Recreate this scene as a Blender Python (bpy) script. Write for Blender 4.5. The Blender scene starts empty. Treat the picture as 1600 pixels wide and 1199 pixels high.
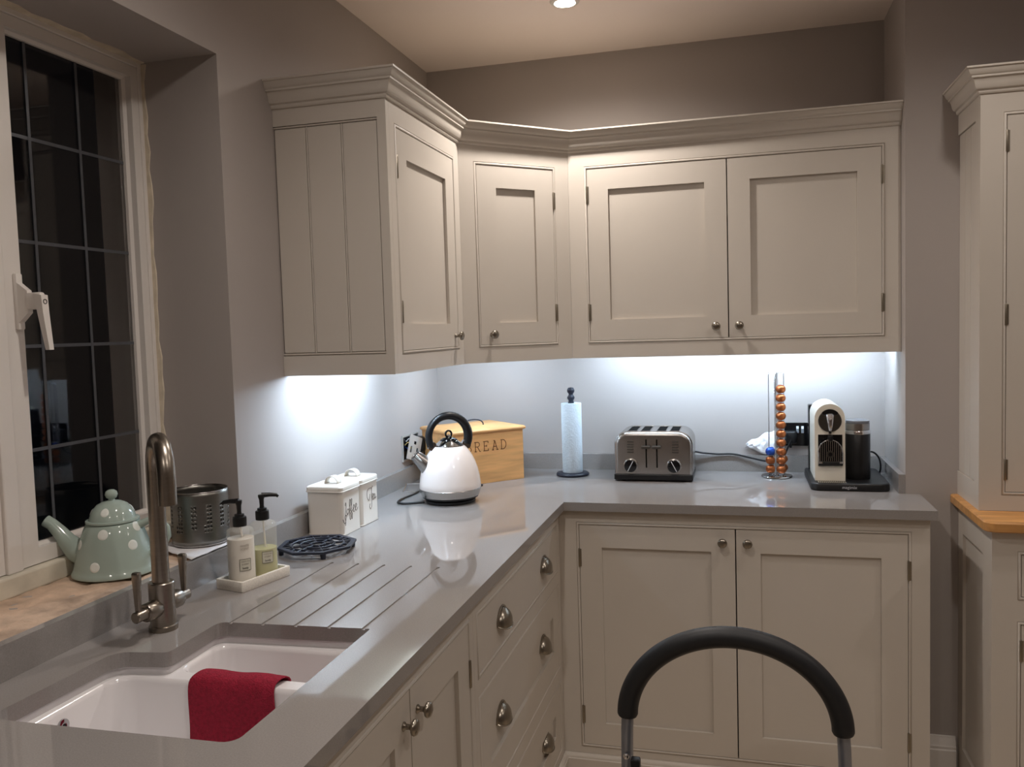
import bpy, bmesh, math, random
from mathutils import Vector, Matrix
random.seed(7)
PI = math.pi
S = bpy.context.scene
C = S.collection

# ------------------------------------------------------------------ camera
CAM = Vector((1.1881, -3.2412, 1.4595)); YAW, PIT, ROL, FPX = 0.2638, -0.0635, -0.0303, 1326.5
fw = Vector((-math.sin(YAW)*math.cos(PIT), math.cos(YAW)*math.cos(PIT), math.sin(PIT)))
rt = Vector((math.cos(YAW), math.sin(YAW), 0)); up = rt.cross(fw)
rt, up = math.cos(ROL)*rt + math.sin(ROL)*up, -math.sin(ROL)*rt + math.cos(ROL)*up
cd = bpy.data.cameras.new('camera'); cd.sensor_fit = 'HORIZONTAL'; cd.sensor_width = 36
cd.lens = FPX/1600*36; cd.clip_start = 0.02
cam = bpy.data.objects.new('camera', cd); C.objects.link(cam)
cam.matrix_world = Matrix(((rt.x, up.x, -fw.x, CAM.x), (rt.y, up.y, -fw.y, CAM.y), (rt.z, up.z, -fw.z, CAM.z), (0, 0, 0, 1)))
S.camera = cam
# ------------------------------------------------------------------ world, exposure, light levels
w = bpy.data.worlds.new('night'); S.world = w; w.use_nodes = True
w.node_tree.nodes['Background'].inputs[0].default_value = (0.02, 0.025, 0.04, 1)
w.node_tree.nodes['Background'].inputs[1].default_value = 0.02
S.view_settings.view_transform = 'Standard'; S.view_settings.look = 'None'
S.view_settings.exposure = 0.0; S.view_settings.gamma = 1.0; S.view_settings.use_curve_mapping = False
SPOT_W = 24.0; WARM = (1.0, 0.92, 0.85)
LED_E = 112.0; COOL = (0.62, 0.80, 1.0)
DOWNLIGHTS = [(0.67, -0.55), (1.785, -1.17), (0.70, -1.95), (1.785, -2.6), (3.0, -1.4), (0.75, -3.6)]

# ------------------------------------------------------------------ materials
MATS = {}
def mat(name, col, rough=0.5, metal=0.0, spec=0.5, noise=None, bump=None, trans=0.0, emit=None, coat=0.0, ior=1.45, alpha=None):
    m = bpy.data.materials.new(name); m.use_nodes = True
    nt = m.node_tree; b = nt.nodes['Principled BSDF']
    lin = tuple(((c/255)/12.92 if c/255 <= 0.04045 else ((c/255+0.055)/1.055)**2.4) for c in col) + (1,)
    b.inputs['Base Color'].default_value = lin
    b.inputs['Roughness'].default_value = rough; b.inputs['Metallic'].default_value = metal
    b.inputs['Specular IOR Level'].default_value = spec; b.inputs['IOR'].default_value = ior
    b.inputs['Transmission Weight'].default_value = trans; b.inputs['Coat Weight'].default_value = coat
    b.inputs['Coat Roughness'].default_value = 0.05
    tc = nt.nodes.new('ShaderNodeTexCoord')
    if noise:          # (scale, amount, detail[, stretch])
        n = nt.nodes.new('ShaderNodeTexNoise'); n.inputs['Scale'].default_value = noise[0]; n.inputs['Detail'].default_value = noise[2]
        mp = nt.nodes.new('ShaderNodeMapping'); nt.links.new(tc.outputs['Object'], mp.inputs[0])
        if len(noise) > 3: mp.inputs['Scale'].default_value = noise[3]
        nt.links.new(mp.outputs[0], n.inputs[0])
        r = nt.nodes.new('ShaderNodeValToRGB')
        a = noise[1]
        r.color_ramp.elements[0].position = 0.3; r.color_ramp.elements[1].position = 0.7
        r.color_ramp.elements[0].color = tuple(max(0, c*(1-a)) for c in lin[:3]) + (1,)
        r.color_ramp.elements[1].color = tuple(min(1, c*(1+a)) for c in lin[:3]) + (1,)
        nt.links.new(n.outputs['Fac'], r.inputs[0]); nt.links.new(r.outputs[0], b.inputs['Base Color'])
    if bump:           # (scale, strength, distance[, stretch])
        n = nt.nodes.new('ShaderNodeTexNoise'); n.inputs['Scale'].default_value = bump[0]; n.inputs['Detail'].default_value = 4
        mp = nt.nodes.new('ShaderNodeMapping'); nt.links.new(tc.outputs['Object'], mp.inputs[0])
        if len(bump) > 3: mp.inputs['Scale'].default_value = bump[3]
        nt.links.new(mp.outputs[0], n.inputs[0])
        bp = nt.nodes.new('ShaderNodeBump'); bp.inputs['Strength'].default_value = bump[1]; bp.inputs['Distance'].default_value = bump[2]
        nt.links.new(n.outputs['Fac'], bp.inputs['Height']); nt.links.new(bp.outputs[0], b.inputs['Normal'])
    if emit:
        b.inputs['Emission Color'].default_value = emit[0] + (1,); b.inputs['Emission Strength'].default_value = emit[1]
    MATS[name] = m
    return m
M = MATS
mat('wall', (168, 160, 155), 0.75, bump=(60, 0.06, 0.003), noise=(3, 0.02, 3))
mat('ceiling', (240, 228, 222), 0.8, bump=(50, 0.05, 0.003), noise=(2, 0.02, 2))
mat('floor', (188, 172, 152), 0.45, noise=(5, 0.15, 5))
mat('cabinet', (198, 190, 180), 0.42, bump=(90, 0.04, 0.001), noise=(5, 0.015, 3))
mat('inside', (150, 140, 120), 0.7, noise=(8, 0.05, 3))
mat('quartz', (144, 139, 136), 0.04, spec=0.55, noise=(420, 0.07, 2))
mat('nickel', (150, 143, 132), 0.28, 1.0, bump=(200, 0.03, 0.0005))
mat('hinge', (150, 142, 128), 0.4, 1.0, bump=(200, 0.03, 0.0005))
mat('chrome', (215, 215, 218), 0.07, 1.0, noise=(20, 0.02, 2))
mat('steel', (172, 168, 165), 0.26, 1.0, bump=(90, 0.12, 0.0006, (1, 1, 14)), noise=(30, 0.05, 3, (1, 1, 20)))
mat('tap_steel', (150, 142, 132), 0.30, 1.0, noise=(30, 0.04, 3, (1, 1, 8)))
mat('dull_steel', (132, 130, 125), 0.36, 1.0, bump=(90, 0.1, 0.0006, (1, 1, 14)), noise=(30, 0.05, 3, (1, 1, 20)))
mat('plate_steel', (196, 194, 190), 0.35, 0.45, noise=(30, 0.04, 3))
mat('dark_steel', (95, 92, 88), 0.35, 1.0, noise=(30, 0.05, 3))
mat('upvc', (226, 220, 214), 0.35, noise=(6, 0.03, 3))
mat('upvc_dirty', (205, 198, 182), 0.6, noise=(12, 0.18, 6), bump=(40, 0.2, 0.002))
mat('filler', (208, 196, 176), 0.8, noise=(25, 0.15, 5), bump=(60, 0.3, 0.003))
mat('plaster', (194, 168, 146), 0.9, noise=(13, 0.42, 9), bump=(60, 0.6, 0.004))
mat('lead', (88, 90, 95), 0.45, 0.3, noise=(50, 0.1, 3))
mat('glass', (255, 255, 255), 0.0, trans=1.0, ior=1.33)
mat('ceramic', (228, 225, 226), 0.12, spec=0.5, noise=(4, 0.01, 2))
mat('towel', (152, 26, 52), 0.95, noise=(160, 0.22, 4), bump=(420, 0.9, 0.004))
mat('mint', (166, 181, 172), 0.10, spec=0.55, noise=(5, 0.02, 2))
mat('dot_white', (232, 236, 230), 0.12, noise=(5, 0.02, 2))
mat('white_enamel', (217, 209, 198), 0.25, noise=(6, 0.015, 2))
mat('white_gloss', (238, 228, 223), 0.08, spec=0.55, noise=(6, 0.01, 2))
mat('machine_cream', (232, 226, 212), 0.22, noise=(6, 0.015, 2))
mat('black_plastic', (22, 22, 24), 0.35, noise=(80, 0.1, 2))
mat('black_gloss', (14, 14, 16), 0.12, noise=(80, 0.1, 2))
mat('black_foam', (28, 29, 32), 0.5, bump=(260, 0.12, 0.001), noise=(60, 0.08, 3))
mat('grey_tube', (138, 142, 152), 0.32, 0.55, noise=(40, 0.04, 2))
mat('iron', (34, 38, 52), 0.42, noise=(60, 0.2, 3), bump=(120, 0.3, 0.001))
mat('stone_dish', (226, 220, 210), 0.45, noise=(300, 0.1, 3))
mat('clear_plastic', (246, 246, 240), 0.04)
def _thin_clear(m):          # thin-walled clear plastic: straight-through light plus a slight sheen
    nt = m.node_tree; out = nt.nodes['Material Output']
    tr = nt.nodes.new('ShaderNodeBsdfTransparent'); tr.inputs[0].default_value = (0.975, 0.98, 0.97, 1)
    gl = nt.nodes['Principled BSDF']
    mx = nt.nodes.new('ShaderNodeMixShader'); mx.inputs[0].default_value = 0.20; nt.links.new(tr.outputs[0], mx.inputs[1]); nt.links.new(gl.outputs[0], mx.inputs[2])
    nt.links.new(mx.outputs[0], out.inputs['Surface'])
_thin_clear(M['clear_plastic'])
mat('lotion', (236, 228, 218), 0.35, noise=(8, 0.03, 2))
mat('soap_green', (202, 196, 136), 0.15, trans=0.2, ior=1.2, noise=(8, 0.04, 2))
mat('label_paper', (205, 202, 186), 0.5, noise=(30, 0.03, 2))
mat('ink', (52, 44, 40), 0.6, noise=(30, 0.05, 2))
mat('grey_ink', (150, 140, 128), 0.6, noise=(30, 0.05, 2))
mat('burnt', (96, 52, 24), 0.7, noise=(30, 0.1, 2))
mat('logo_grey', (200, 200, 205), 0.4, noise=(30, 0.03, 2))
mat('bread_wood', (226, 170, 110), 0.45, noise=(7, 0.16, 5, (1, 6, 9)))
mat('oak', (190, 138, 82), 0.40, noise=(6, 0.22, 5, (1, 10, 8)))
mat('tissue', (214, 228, 238), 0.95, bump=(150, 0.7, 0.004), noise=(60, 0.03, 3))
mat('paper', (232, 230, 232), 0.8, noise=(14, 0.06, 4))
mat('capsule_orange', (158, 90, 50), 0.30, 0.75, noise=(20, 0.06, 2))
mat('capsule_blue', (52, 92, 190), 0.28, 0.7, noise=(20, 0.06, 2))
mat('foil', (205, 200, 190), 0.3, 0.9, noise=(20, 0.03, 2))
mat('grey_plastic', (120, 122, 128), 0.4, noise=(30, 0.04, 2))
mat('copper_wire', (176, 150, 90), 0.45, noise=(30, 0.04, 2))
mat('tin_inside', (60, 62, 64), 0.5, 0.6, noise=(30, 0.04, 2))
mat('lamp_lens', (255, 250, 240), 0.4, emit=((1.0, 0.90, 0.80), 110.0), noise=(10, 0.01, 2))
mat('led_lens', (255, 255, 255), 0.4, emit=(COOL, LED_E), noise=(10, 0.01, 2))
mat('led_lens_bright', (255, 255, 255), 0.4, emit=(COOL, LED_E*1.72), noise=(10, 0.01, 2))
mat('slot_dark', (16, 15, 14), 0.95, spec=0.1, noise=(40, 0.1, 2))
mat('button_dark', (62, 56, 50), 0.45, noise=(40, 0.05, 2))
mat('lamp_white', (225, 220, 214), 0.4, noise=(10, 0.01, 2))

# ------------------------------------------------------------------ mesh builder
class MB:
    def __init__(s): s.v = []; s.f = []
    def add(s, vs, fs):
        o = len(s.v); s.v += [Vector(p) for p in vs]; s.f += [tuple(i+o for i in f) for f in fs]; return s
    def box(s, x0, x1, y0, y1, z0, z1, bev=0, seg=2):
        x0, x1 = min(x0, x1), max(x0, x1); y0, y1 = min(y0, y1), max(y0, y1); z0, z1 = min(z0, z1), max(z0, z1)
        vs = [(x0, y0, z0), (x1, y0, z0), (x1, y1, z0), (x0, y1, z0), (x0, y0, z1), (x1, y0, z1), (x1, y1, z1), (x0, y1, z1)]
        fs = [(0, 3, 2, 1), (4, 5, 6, 7), (0, 1, 5, 4), (1, 2, 6, 5), (2, 3, 7, 6), (3, 0, 4, 7)]
        if bev <= 0: return s.add(vs, fs)
        b = bmesh.new(); q = [b.verts.new(p) for p in vs]
        for f in fs: b.faces.new([q[i] for i in f])
        bmesh.ops.bevel(b, geom=list(b.edges), offset=bev, segments=seg, affect='EDGES', profile=0.5)
        return s.frombm(b)
    def frombm(s, b):
        b.verts.index_update()
        s.add([v.co.copy() for v in b.verts], [tuple(v.index for v in f.verts) for f in b.faces]); b.free(); return s
    def lathe(s, prof, c=(0, 0, 0), n=32, m=None, closed=False):
        vs = []; fs = []; k = len(prof)
        for i in range(n):
            a = 2*PI*i/n
            for r, z in prof: vs.append(Vector((r*math.cos(a), r*math.sin(a), z)))
        for i in range(n):
            j = (i+1) % n
            for q in range(k-1 if not closed else k):
                q2 = (q+1) % k
                if prof[q][0] < 1e-7 and prof[q2][0] < 1e-7: continue
                fs.append((i*k+q, j*k+q, j*k+q2, i*k+q2))
        if m is not None: vs = [m @ p for p in vs]
        return s.add([p+Vector(c) for p in vs], fs)
    def tube(s, pts, r, n=10, cap=True, closed=False, flat=1.0, ref=None):
        pts = [Vector(p) for p in pts]; k = len(pts)
        rs = r if isinstance(r, (list, tuple)) else [r]*k
        tang = []
        for i in range(k):
            a = pts[(i-1) % k] if (closed or i > 0) else pts[i]; b = pts[(i+1) % k] if (closed or i < k-1) else pts[i]
            t = (b-a); tang.append(t.normalized() if t.length > 1e-9 else Vector((0, 0, 1)))
        nrm = Vector(ref) if ref else (Vector((0, 0, 1)) if abs(tang[0].z) < 0.9 else Vector((1, 0, 0)))
        vs = []
        for i in range(k):
            t = tang[i]
            nrm = (nrm - t*nrm.dot(t))
            nrm = nrm.normalized() if nrm.length > 1e-6 else t.orthogonal().normalized()
            bi = t.cross(nrm)
            for j in range(n):
                a = 2*PI*j/n; vs.append(pts[i] + nrm*math.cos(a)*rs[i]*flat + bi*math.sin(a)*rs[i])
        fs = []
        for i in range(k if closed else k-1):
            i2 = (i+1) % k
            for j in range(n): fs.append((i*n+j, i*n+(j+1) % n, i2*n+(j+1) % n, i2*n+j))
        if cap and not closed:
            fs.append(tuple(range(n))); fs.append(tuple((k-1)*n+j for j in range(n)))
        return s.add(vs, fs)
    def prism(s, poly, z0, z1, holes=(), f=None):
        b = bmesh.new(); loops = []
        for lp in [poly]+list(holes):
            vv = [b.verts.new((p[0], p[1], z1)) for p in lp]
            for i in range(len(vv)): b.edges.new((vv[i], vv[(i+1) % len(vv)]))
            loops.append(vv)
        bmesh.ops.triangle_fill(b, use_beauty=True, edges=list(b.edges), normal=(0, 0, 1))
        top = list(b.faces)
        mp = {v: b.verts.new((v.co.x, v.co.y, z0)) for v in list(b.verts)}
        for fc in top: b.faces.new([mp[v] for v in reversed(fc.verts)])
        for vv in loops:
            for i in range(len(vv)):
                a, c = vv[i], vv[(i+1) % len(vv)]; b.faces.new((a, c, mp[c], mp[a]))
        bmesh.ops.recalc_face_normals(b, faces=list(b.faces))
        if f:
            for v in b.verts: v.co = f(v.co)
        return s.frombm(b)
    def sweep(s, path, prof, closed=False, left=False):
        """horizontal 2D path, profile of (outward offset, z); outward = right-hand side of travel"""
        k = len(path); n = len(prof); P = [Vector(p) for p in path]; vs = []
        sg = -1 if left else 1
        for i in range(k):
            d0 = (P[i]-P[i-1]).normalized() if (closed or i > 0) else None
            d1 = (P[(i+1) % k]-P[i]).normalized() if (closed or i < k-1) else None
            if d0 is None: d0 = d1
            if d1 is None: d1 = d0
            n0 = Vector((d0.y, -d0.x))*sg; n1 = Vector((d1.y, -d1.x))*sg
            mm = (n0+n1); mm = mm/(mm.length_squared/2) if mm.length > 1e-6 else n0
            for o, z in prof: q = P[i]+mm*o; vs.append((q.x, q.y, z))
        fs = []
        for i in range(k if closed else k-1):
            i2 = (i+1) % k
            for j in range(n): fs.append((i*n+j, i2*n+j, i2*n+(j+1) % n, i*n+(j+1) % n))
        if not closed:
            fs.append(tuple(range(n))); fs.append(tuple((k-1)*n+j for j in range(n)))
        return s.add(vs, fs)
    def rectframe(s, u0, u1, v0, v1, prof):
        """mitred frame round a rectangle in local (u, w, v); prof = (inward offset, outward w)"""
        n = len(prof); vs = []
        for (cu, su, cv, sv) in ((u0, 1, v0, 1), (u1, -1, v0, 1), (u1, -1, v1, -1), (u0, 1, v1, -1)):
            for a, ww in prof: vs.append((cu+su*a, ww, cv+sv*a))
        fs = []
        for i in range(4):
            i2 = (i+1) % 4
            for j in range(n): fs.append((i*n+j, i2*n+j, i2*n+(j+1) % n, i*n+(j+1) % n))
        return s.add(vs, fs)
    def slab(s, u0, u1, v0, v1, w0, w1, holes):
        us = sorted({u0, u1} | {x for h in holes for x in h[:2]}); vv = sorted({v0, v1} | {x for h in holes for x in h[2:]})
        solid = lambda i, j: 0 <= i < len(us)-1 and 0 <= j < len(vv)-1 and not any(h[0]-1e-9 <= us[i] and us[i+1] <= h[1]+1e-9 and h[2]-1e-9 <= vv[j] and vv[j+1] <= h[3]+1e-9 for h in holes)
        W = len(us); idx = lambda i, j, k: (j*W+i)*2+k
        vs = [(us[i], (w0, w1)[k], vv[j]) for j in range(len(vv)) for i in range(W) for k in (0, 1)]
        fs = []
        for i in range(W-1):
            for j in range(len(vv)-1):
                if not solid(i, j): continue
                for k in (0, 1): fs.append((idx(i, j, k), idx(i+1, j, k), idx(i+1, j+1, k), idx(i, j+1, k)))
                if not solid(i-1, j): fs.append((idx(i, j, 0), idx(i, j, 1), idx(i, j+1, 1), idx(i, j+1, 0)))
                if not solid(i+1, j): fs.append((idx(i+1, j, 0), idx(i+1, j, 1), idx(i+1, j+1, 1), idx(i+1, j+1, 0)))
                if not solid(i, j-1): fs.append((idx(i, j, 0), idx(i+1, j, 0), idx(i+1, j, 1), idx(i, j, 1)))
                if not solid(i, j+1): fs.append((idx(i, j+1, 0), idx(i+1, j+1, 0), idx(i+1, j+1, 1), idx(i, j+1, 1)))
        return s.add(vs, fs)
    def xf(s, fn):
        s.v = [Vector(fn(p)) for p in s.v]; return s
    def mesh(s, name, m, smooth=None, org=(0, 0, 0)):
        o = Vector(org); me = bpy.data.meshes.new(name)
        me.from_pydata([tuple(p-o) for p in s.v], [], s.f); me.update()
        b = bmesh.new(); b.from_mesh(me)
        bmesh.ops.remove_doubles(b, verts=list(b.verts), dist=1e-6)
        bmesh.ops.recalc_face_normals(b, faces=list(b.faces)); b.to_mesh(me); b.free()
        if smooth:
            for p in me.polygons: p.use_smooth = True
            me.set_sharp_from_angle(angle=math.radians(smooth))
        me.materials.append(M[m]); return me
    def build(s, name, m, parent=None, smooth=None, org=None, kind=None):
        if org is None: org = ORG.get(parent, (0, 0, 0)) if parent is not None else (0, 0, 0)
        o = bpy.data.objects.new(name, s.mesh(name, m, smooth, org)); C.objects.link(o)
        if parent is not None: o.parent = parent; ORG[o] = Vector(org)
        else: o.location = Vector(org)
        if kind: o['kind'] = kind
        return o
ORG = {}
def tag(o, label, cat, group=None):
    o['label'] = label; o['category'] = cat
    if group: o['group'] = group
    return o
def thing(name, label, cat, loc, rz=0, group=None, world=False):
    """Empty at the thing's base; world=True: its parts are written in world coordinates"""
    o = bpy.data.objects.new(name, None); C.objects.link(o); o.location = loc; o.rotation_euler = (0, 0, rz)
    o.empty_display_size = 0.05
    ORG[o] = Vector(loc) if world else Vector((0, 0, 0))
    return tag(o, label, cat, group)
def struct(o): o['kind'] = 'structure'; return o
def inst(name, me, parent, loc, rz=0, rx=0):
    o = bpy.data.objects.new(name, me); C.objects.link(o); o.parent = parent
    o.location = Vector(loc)-ORG.get(parent, Vector((0, 0, 0))); o.rotation_euler = (rx, 0, rz); ORG[o] = Vector(loc)
    return o
def arc(cx, cy, r, a0, a1, n, ry=None):
    return [(cx+r*math.cos(math.radians(a0+(a1-a0)*i/n)), cy+(ry or r)*math.sin(math.radians(a0+(a1-a0)*i/n))) for i in range(n+1)]
def roundpoly(pts, rads, n=6):
    out = []; k = len(pts)
    for i in range(k):
        p = Vector(pts[i]); a = (Vector(pts[i-1])-p).normalized(); b = (Vector(pts[(i+1) % k])-p).normalized(); r = rads[i]
        if r <= 0: out.append(tuple(p)); continue
        ang = a.angle(b); d = r/math.tan(ang/2); c = p+(a+b).normalized()*(r/math.sin(ang/2))
        t0 = p+a*d; t1 = p+b*d
        v0 = t0-c; v1 = t1-c; th = v0.angle(v1); sg = 1 if v0.x*v1.y-v0.y*v1.x > 0 else -1
        for j in range(n+1):
            q = sg*th*j/n; out.append((c.x+v0.x*math.cos(q)-v0.y*math.sin(q), c.y+v0.x*math.sin(q)+v0.y*math.cos(q)))
    return out
def rrect(x0, x1, y0, y1, r, n=5): return roundpoly([(x0, y0), (x1, y0), (x1, y1), (x0, y1)], [r]*4, n)
def loft(mb, loops, cap0=True, cap1=True):
    k = len(loops[0]); vs = [p for lp in loops for p in lp]; fs = []
    for i in range(len(loops)-1):
        for j in range(k): fs.append((i*k+j, i*k+(j+1) % k, (i+1)*k+(j+1) % k, (i+1)*k+j))
    if cap0: fs.append(tuple(range(k)))
    if cap1: fs.append(tuple((len(loops)-1)*k+j for j in range(k)))
    return mb.add(vs, fs)
def textmesh(body, size, extr=0.0003):
    cu = bpy.data.curves.new('lettering', 'FONT'); cu.body = body; cu.size = size; cu.extrude = extr; cu.align_x = 'CENTER'; cu.align_y = 'CENTER'
    cu.resolution_u = 3
    o = bpy.data.objects.new('lettering_source', cu); C.objects.link(o)
    dg = bpy.context.evaluated_depsgraph_get(); me = bpy.data.meshes.new_from_object(o.evaluated_get(dg))
    mb = MB().add([v.co.copy() for v in me.vertices], [tuple(p.vertices) for p in me.polygons])
    bpy.data.objects.remove(o); bpy.data.curves.remove(cu); bpy.data.meshes.remove(me)
    return mb

# ------------------------------------------------------------------ key dimensions (metres)
H = 2.487                       # ceiling
Lp, YP = 1.6811, -0.3872        # alcove side wall, front plane of the wall right of the alcove
HW, YW, XW = 2.1318, -1.4334, -0.2092   # window head, window reveal, window plane
ZC, TC = 0.91, 0.0273           # worktop
HB, HT, HC, CO = 1.3525, 2.0574, 2.1256, 0.0434   # wall cabinets: bottom, cornice foot, cornice top, cornice projection
YE, DEP, YD, XD = -1.1933, 0.3226, -0.6187, 0.622   # wall cabinets plan
RX, RY = 3.9, -4.9              # far sides of the room
WEND = -3.0                     # other side of the window
LEND = -2.9                     # end of the left worktop run

# ------------------------------------------------------------------ room
mb = MB().box(-0.35, RX, RY, 0.2, -0.1, 0); struct(mb.build('floor', 'floor'))
mb = MB().box(-0.35, RX, RY, 0.2, H, H+0.1); struct(mb.build('ceiling', 'ceiling'))
mb = MB().box(-0.35, 0, YW, 0.2, 0, H).box(-0.35, 0, WEND, YW, HW, H).box(-0.35, 0, WEND, YW, 0, 0.962).box(-0.35, 0, RY, WEND, 0, H)
struct(mb.build('wall_left', 'wall'))
struct(MB().box(0, Lp, 0, 0.2, 0, H).build('wall_back', 'wall'))
struct(MB().box(Lp, RX, YP, 0.2, 0, H).build('wall_back_right', 'wall'))
struct(MB().box(RX, RX+0.15, RY, 0.2, 0, H).build('wall_right', 'wall'))
struct(MB().box(-0.35, RX+0.15, RY-0.15, RY, 0, H).build('wall_front', 'wall'))
# skirting board beside the base cabinet
sk = [(0, 0), (0.018, 0), (0.018, 0.100), (0.0155, 0.104), (0.0155, 0.112), (0.012, 0.117), (0.011, 0.128), (0.007, 0.134), (0.006, 0.142), (0, 0.143)]
struct(MB().sweep([(1.709, YP), (1.824, YP)], sk).build('baseboard_back', 'upvc', smooth=30))

# window sill of bare plaster
mb = MB(); nx, ny = 12, 70; X = [-0.215+0.2148*i/nx for i in range(nx+1)]; vs = []
rnd = random.Random(3)
for j in range(ny+1):
    for i in range(nx+1):
        vs.append((X[i], WEND+(YW-WEND)*j/ny, 0.9655+rnd.uniform(-0.0025, 0.0025)+0.002*math.sin(j*0.7+i)))
fs = [(j*(nx+1)+i, j*(nx+1)+i+1, (j+1)*(nx+1)+i+1, (j+1)*(nx+1)+i) for j in range(ny) for i in range(nx)]
n0 = len(vs)
mb.add(vs, fs).box(-0.215, -0.0002, WEND, YW, 0.955, 0.9615)
struct(mb.build('trim_1', 'plaster', smooth=50))
# ragged strips of filler round the window frame
def ragged(name, pts):
    b = MB(); rr = random.Random(len(name)+len(pts)); k = len(pts)
    for i in range(k-1):
        (x0, y0, z0), (x1, y1, z1) = pts[i], pts[i+1]
    return b
mb = MB(); rr = random.Random(5); zz = 1.0
loops = []
for i in range(28):
    z = 1.0+1.128*i/27; wd = 0.010+rr.uniform(-0.003, 0.006)
    loops.append([(XW-0.002, YW+0.001, z), (XW+wd, YW+0.001, z), (XW+wd-0.002, YW-0.0025, z), (XW-0.002, YW-0.003, z)])
loft(mb, loops); struct(mb.build('trim_2', 'filler'))
mb = MB(); loops = []
for i in range(34):
    y = YW-0.004-1.4*i/33; wd = 0.016+rr.uniform(-0.006, 0.008)
    loops.append([(XW-0.002, y, HW+0.001), (XW+wd, y, HW+0.001), (XW+wd-0.002, y, HW-0.0025), (XW-0.002, y, HW-0.003)])
loft(mb, loops); struct(mb.build('trim_3', 'filler'))

# window ------------------------------------------------------------
win = bpy.data.objects.new('window_1', None); C.objects.link(win); win.location = (XW, -1.9, 0.965); ORG[win] = Vector(win.location); struct(win)
XB = XW-0.055
fr = MB().box(XB, XW, -1.446, YW, 0.985, HW, 0.002).box(XB, XW, WEND, -1.446, HW-0.014, HW, 0.002).box(XB, XW, WEND, WEND+0.013, 0.985, HW-0.014, 0.002)
fr.build('frame', 'upvc', win)
MB().box(XB, XW+0.016, WEND, YW, 0.964, 1.006, 0.004).build('bottom_rail', 'upvc_dirty', win)
MB().box(XB, XW+0.004, -1.915, -1.878, 1.006, HW-0.014, 0.003).build('mullion', 'upvc', win)
def sash(y0, y1, sw):
    z0, z1 = 1.008, HW-0.015
    b = MB().slab(y0, y1, z0, z1, 0, 0.045, [(y0+sw[0], y1-sw[1], z0+0.032, z1-0.025)])
    b.xf(lambda p: (XB+0.006+p.y, p.x, p.z))
    s_ = b.build('sash', 'upvc', win)
    g0, g1, h0, h1 = y0+sw[0], y1-sw[1], z0+0.032, z1-0.025
    b = MB().rectframe(g0, g1, h0, h1, [(0, 0.030), (0.006, 0.024), (0.006, 0.016), (0, 0.016)]); b.xf(lambda p: (XB+0.006+p.y, p.x, p.z))
    b.build('glazing_bead', 'upvc', s_)
    MB().box(XB+0.018, XB+0.022, g0+0.001, g1-0.001, h0+0.001, h1-0.001).build('pane', 'glass', s_)
    return s_, g0, g1, h0, h1
def leads(s_, g0, g1, h0, h1, ys, zs):
    for y in ys:
        MB().box(XB+0.0221, XB+0.0236, y-0.0036, y+0.0036, h0+0.006, h1-0.006).build('lead_strip', 'lead', s_)
    for z in zs:
        MB().box(XB+0.0222, XB+0.0232, g0+0.006, g1-0.006, z-0.0036, z+0.0036).build('lead_strip', 'lead', s_)
zs = [1.888, 1.672, 1.455, 1.238]
a = sash(-1.877, -1.4465, (0.046, 0.024)); leads(*a, [-1.615, -1.757], zs)
a = sash(WEND+0.014, -1.9155, (0.024, 0.012)); leads(*a, [-2.07, -2.21, -2.35, -2.49, -2.63, -2.77], zs)
# handle of the opening sash
hx = XW-0.006
b = MB().box(hx, hx+0.012, -1.853, -1.836, 1.488, 1.602, 0.004)
loft(b, [[(hx+0.008, -1.852, 1.585), (hx+0.008, -1.838, 1.585), (hx+0.008, -1.838, 1.50), (hx+0.008, -1.852, 1.50)],
         [(hx+0.034, -1.851, 1.566), (hx+0.034, -1.839, 1.566), (hx+0.034, -1.839, 1.522), (hx+0.034, -1.851, 1.522)]])
hd = b.build('handle', 'upvc', win, smooth=40)
b = MB().box(hx+0.030, hx+0.066, -1.852, -1.838, 1.528, 1.562, 0.004)
loft(b, [[(hx+0.052, -1.8535, 1.560), (hx+0.070, -1.8535, 1.556), (hx+0.070, -1.8365, 1.556), (hx+0.052, -1.8365, 1.560)],
         [(hx+0.058, -1.853, 1.52), (hx+0.072, -1.853, 1.52), (hx+0.072, -1.837, 1.52), (hx+0.058, -1.837, 1.52)],
         [(hx+0.070, -1.8505, 1.447), (hx+0.080, -1.8505, 1.447), (hx+0.080, -1.8395, 1.447), (hx+0.070, -1.8395, 1.447)]])
b.build('lever', 'upvc', hd, smooth=35)
MB().lathe([(0, 0), (0.0052, 0), (0.0052, 0.002), (0.0035, 0.002), (0.0035, 0.001), (0, 0.001)], (hx+0.0695, -1.845, 1.543), 14, Matrix.Rotation(PI/2, 3, 'Y')).build('keyhole', 'dark_steel', hd)

# ------------------------------------------------------------------ downlights
def downlight(i, x, y, label):
    t = thing('ceiling_downlight', label, 'light', (x, y, H), 0, 'ceiling downlights')
    MB().lathe([(0.030, -0.001), (0.046, -0.001), (0.048, -0.004), (0.044, -0.010), (0.034, -0.012), (0.030, -0.008)], n=32, closed=True).build('bezel', 'lamp_white', t, smooth=40)
    MB().lathe([(0, -0.0135), (0.020, -0.013), (0.0305, -0.009), (0.0305, -0.003), (0, -0.003)], n=28).build('lens', 'lamp_lens', t, smooth=40)
    l = bpy.data.lights.new('downlight', 'SPOT'); l.energy = SPOT_W*(1.62, 0.56, 1.15, 1.0, 0.8, 1.0)[i]; l.color = WARM; l.spot_size = math.radians(162); l.spot_blend = 1.0; l.shadow_soft_size = 0.028
    lo = bpy.data.objects.new('downlight_lamp', l); C.objects.link(lo); lo.parent = t; lo.location = (0, 0, -0.045)
DL = ['round ceiling downlight above the corner wall cupboards', 'round ceiling downlight in front of the dresser', 'round ceiling downlight above the sink',
      'round ceiling downlight behind the step stool', 'round ceiling downlight right of the dresser front', 'round ceiling downlight behind the camera near the window wall']
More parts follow.
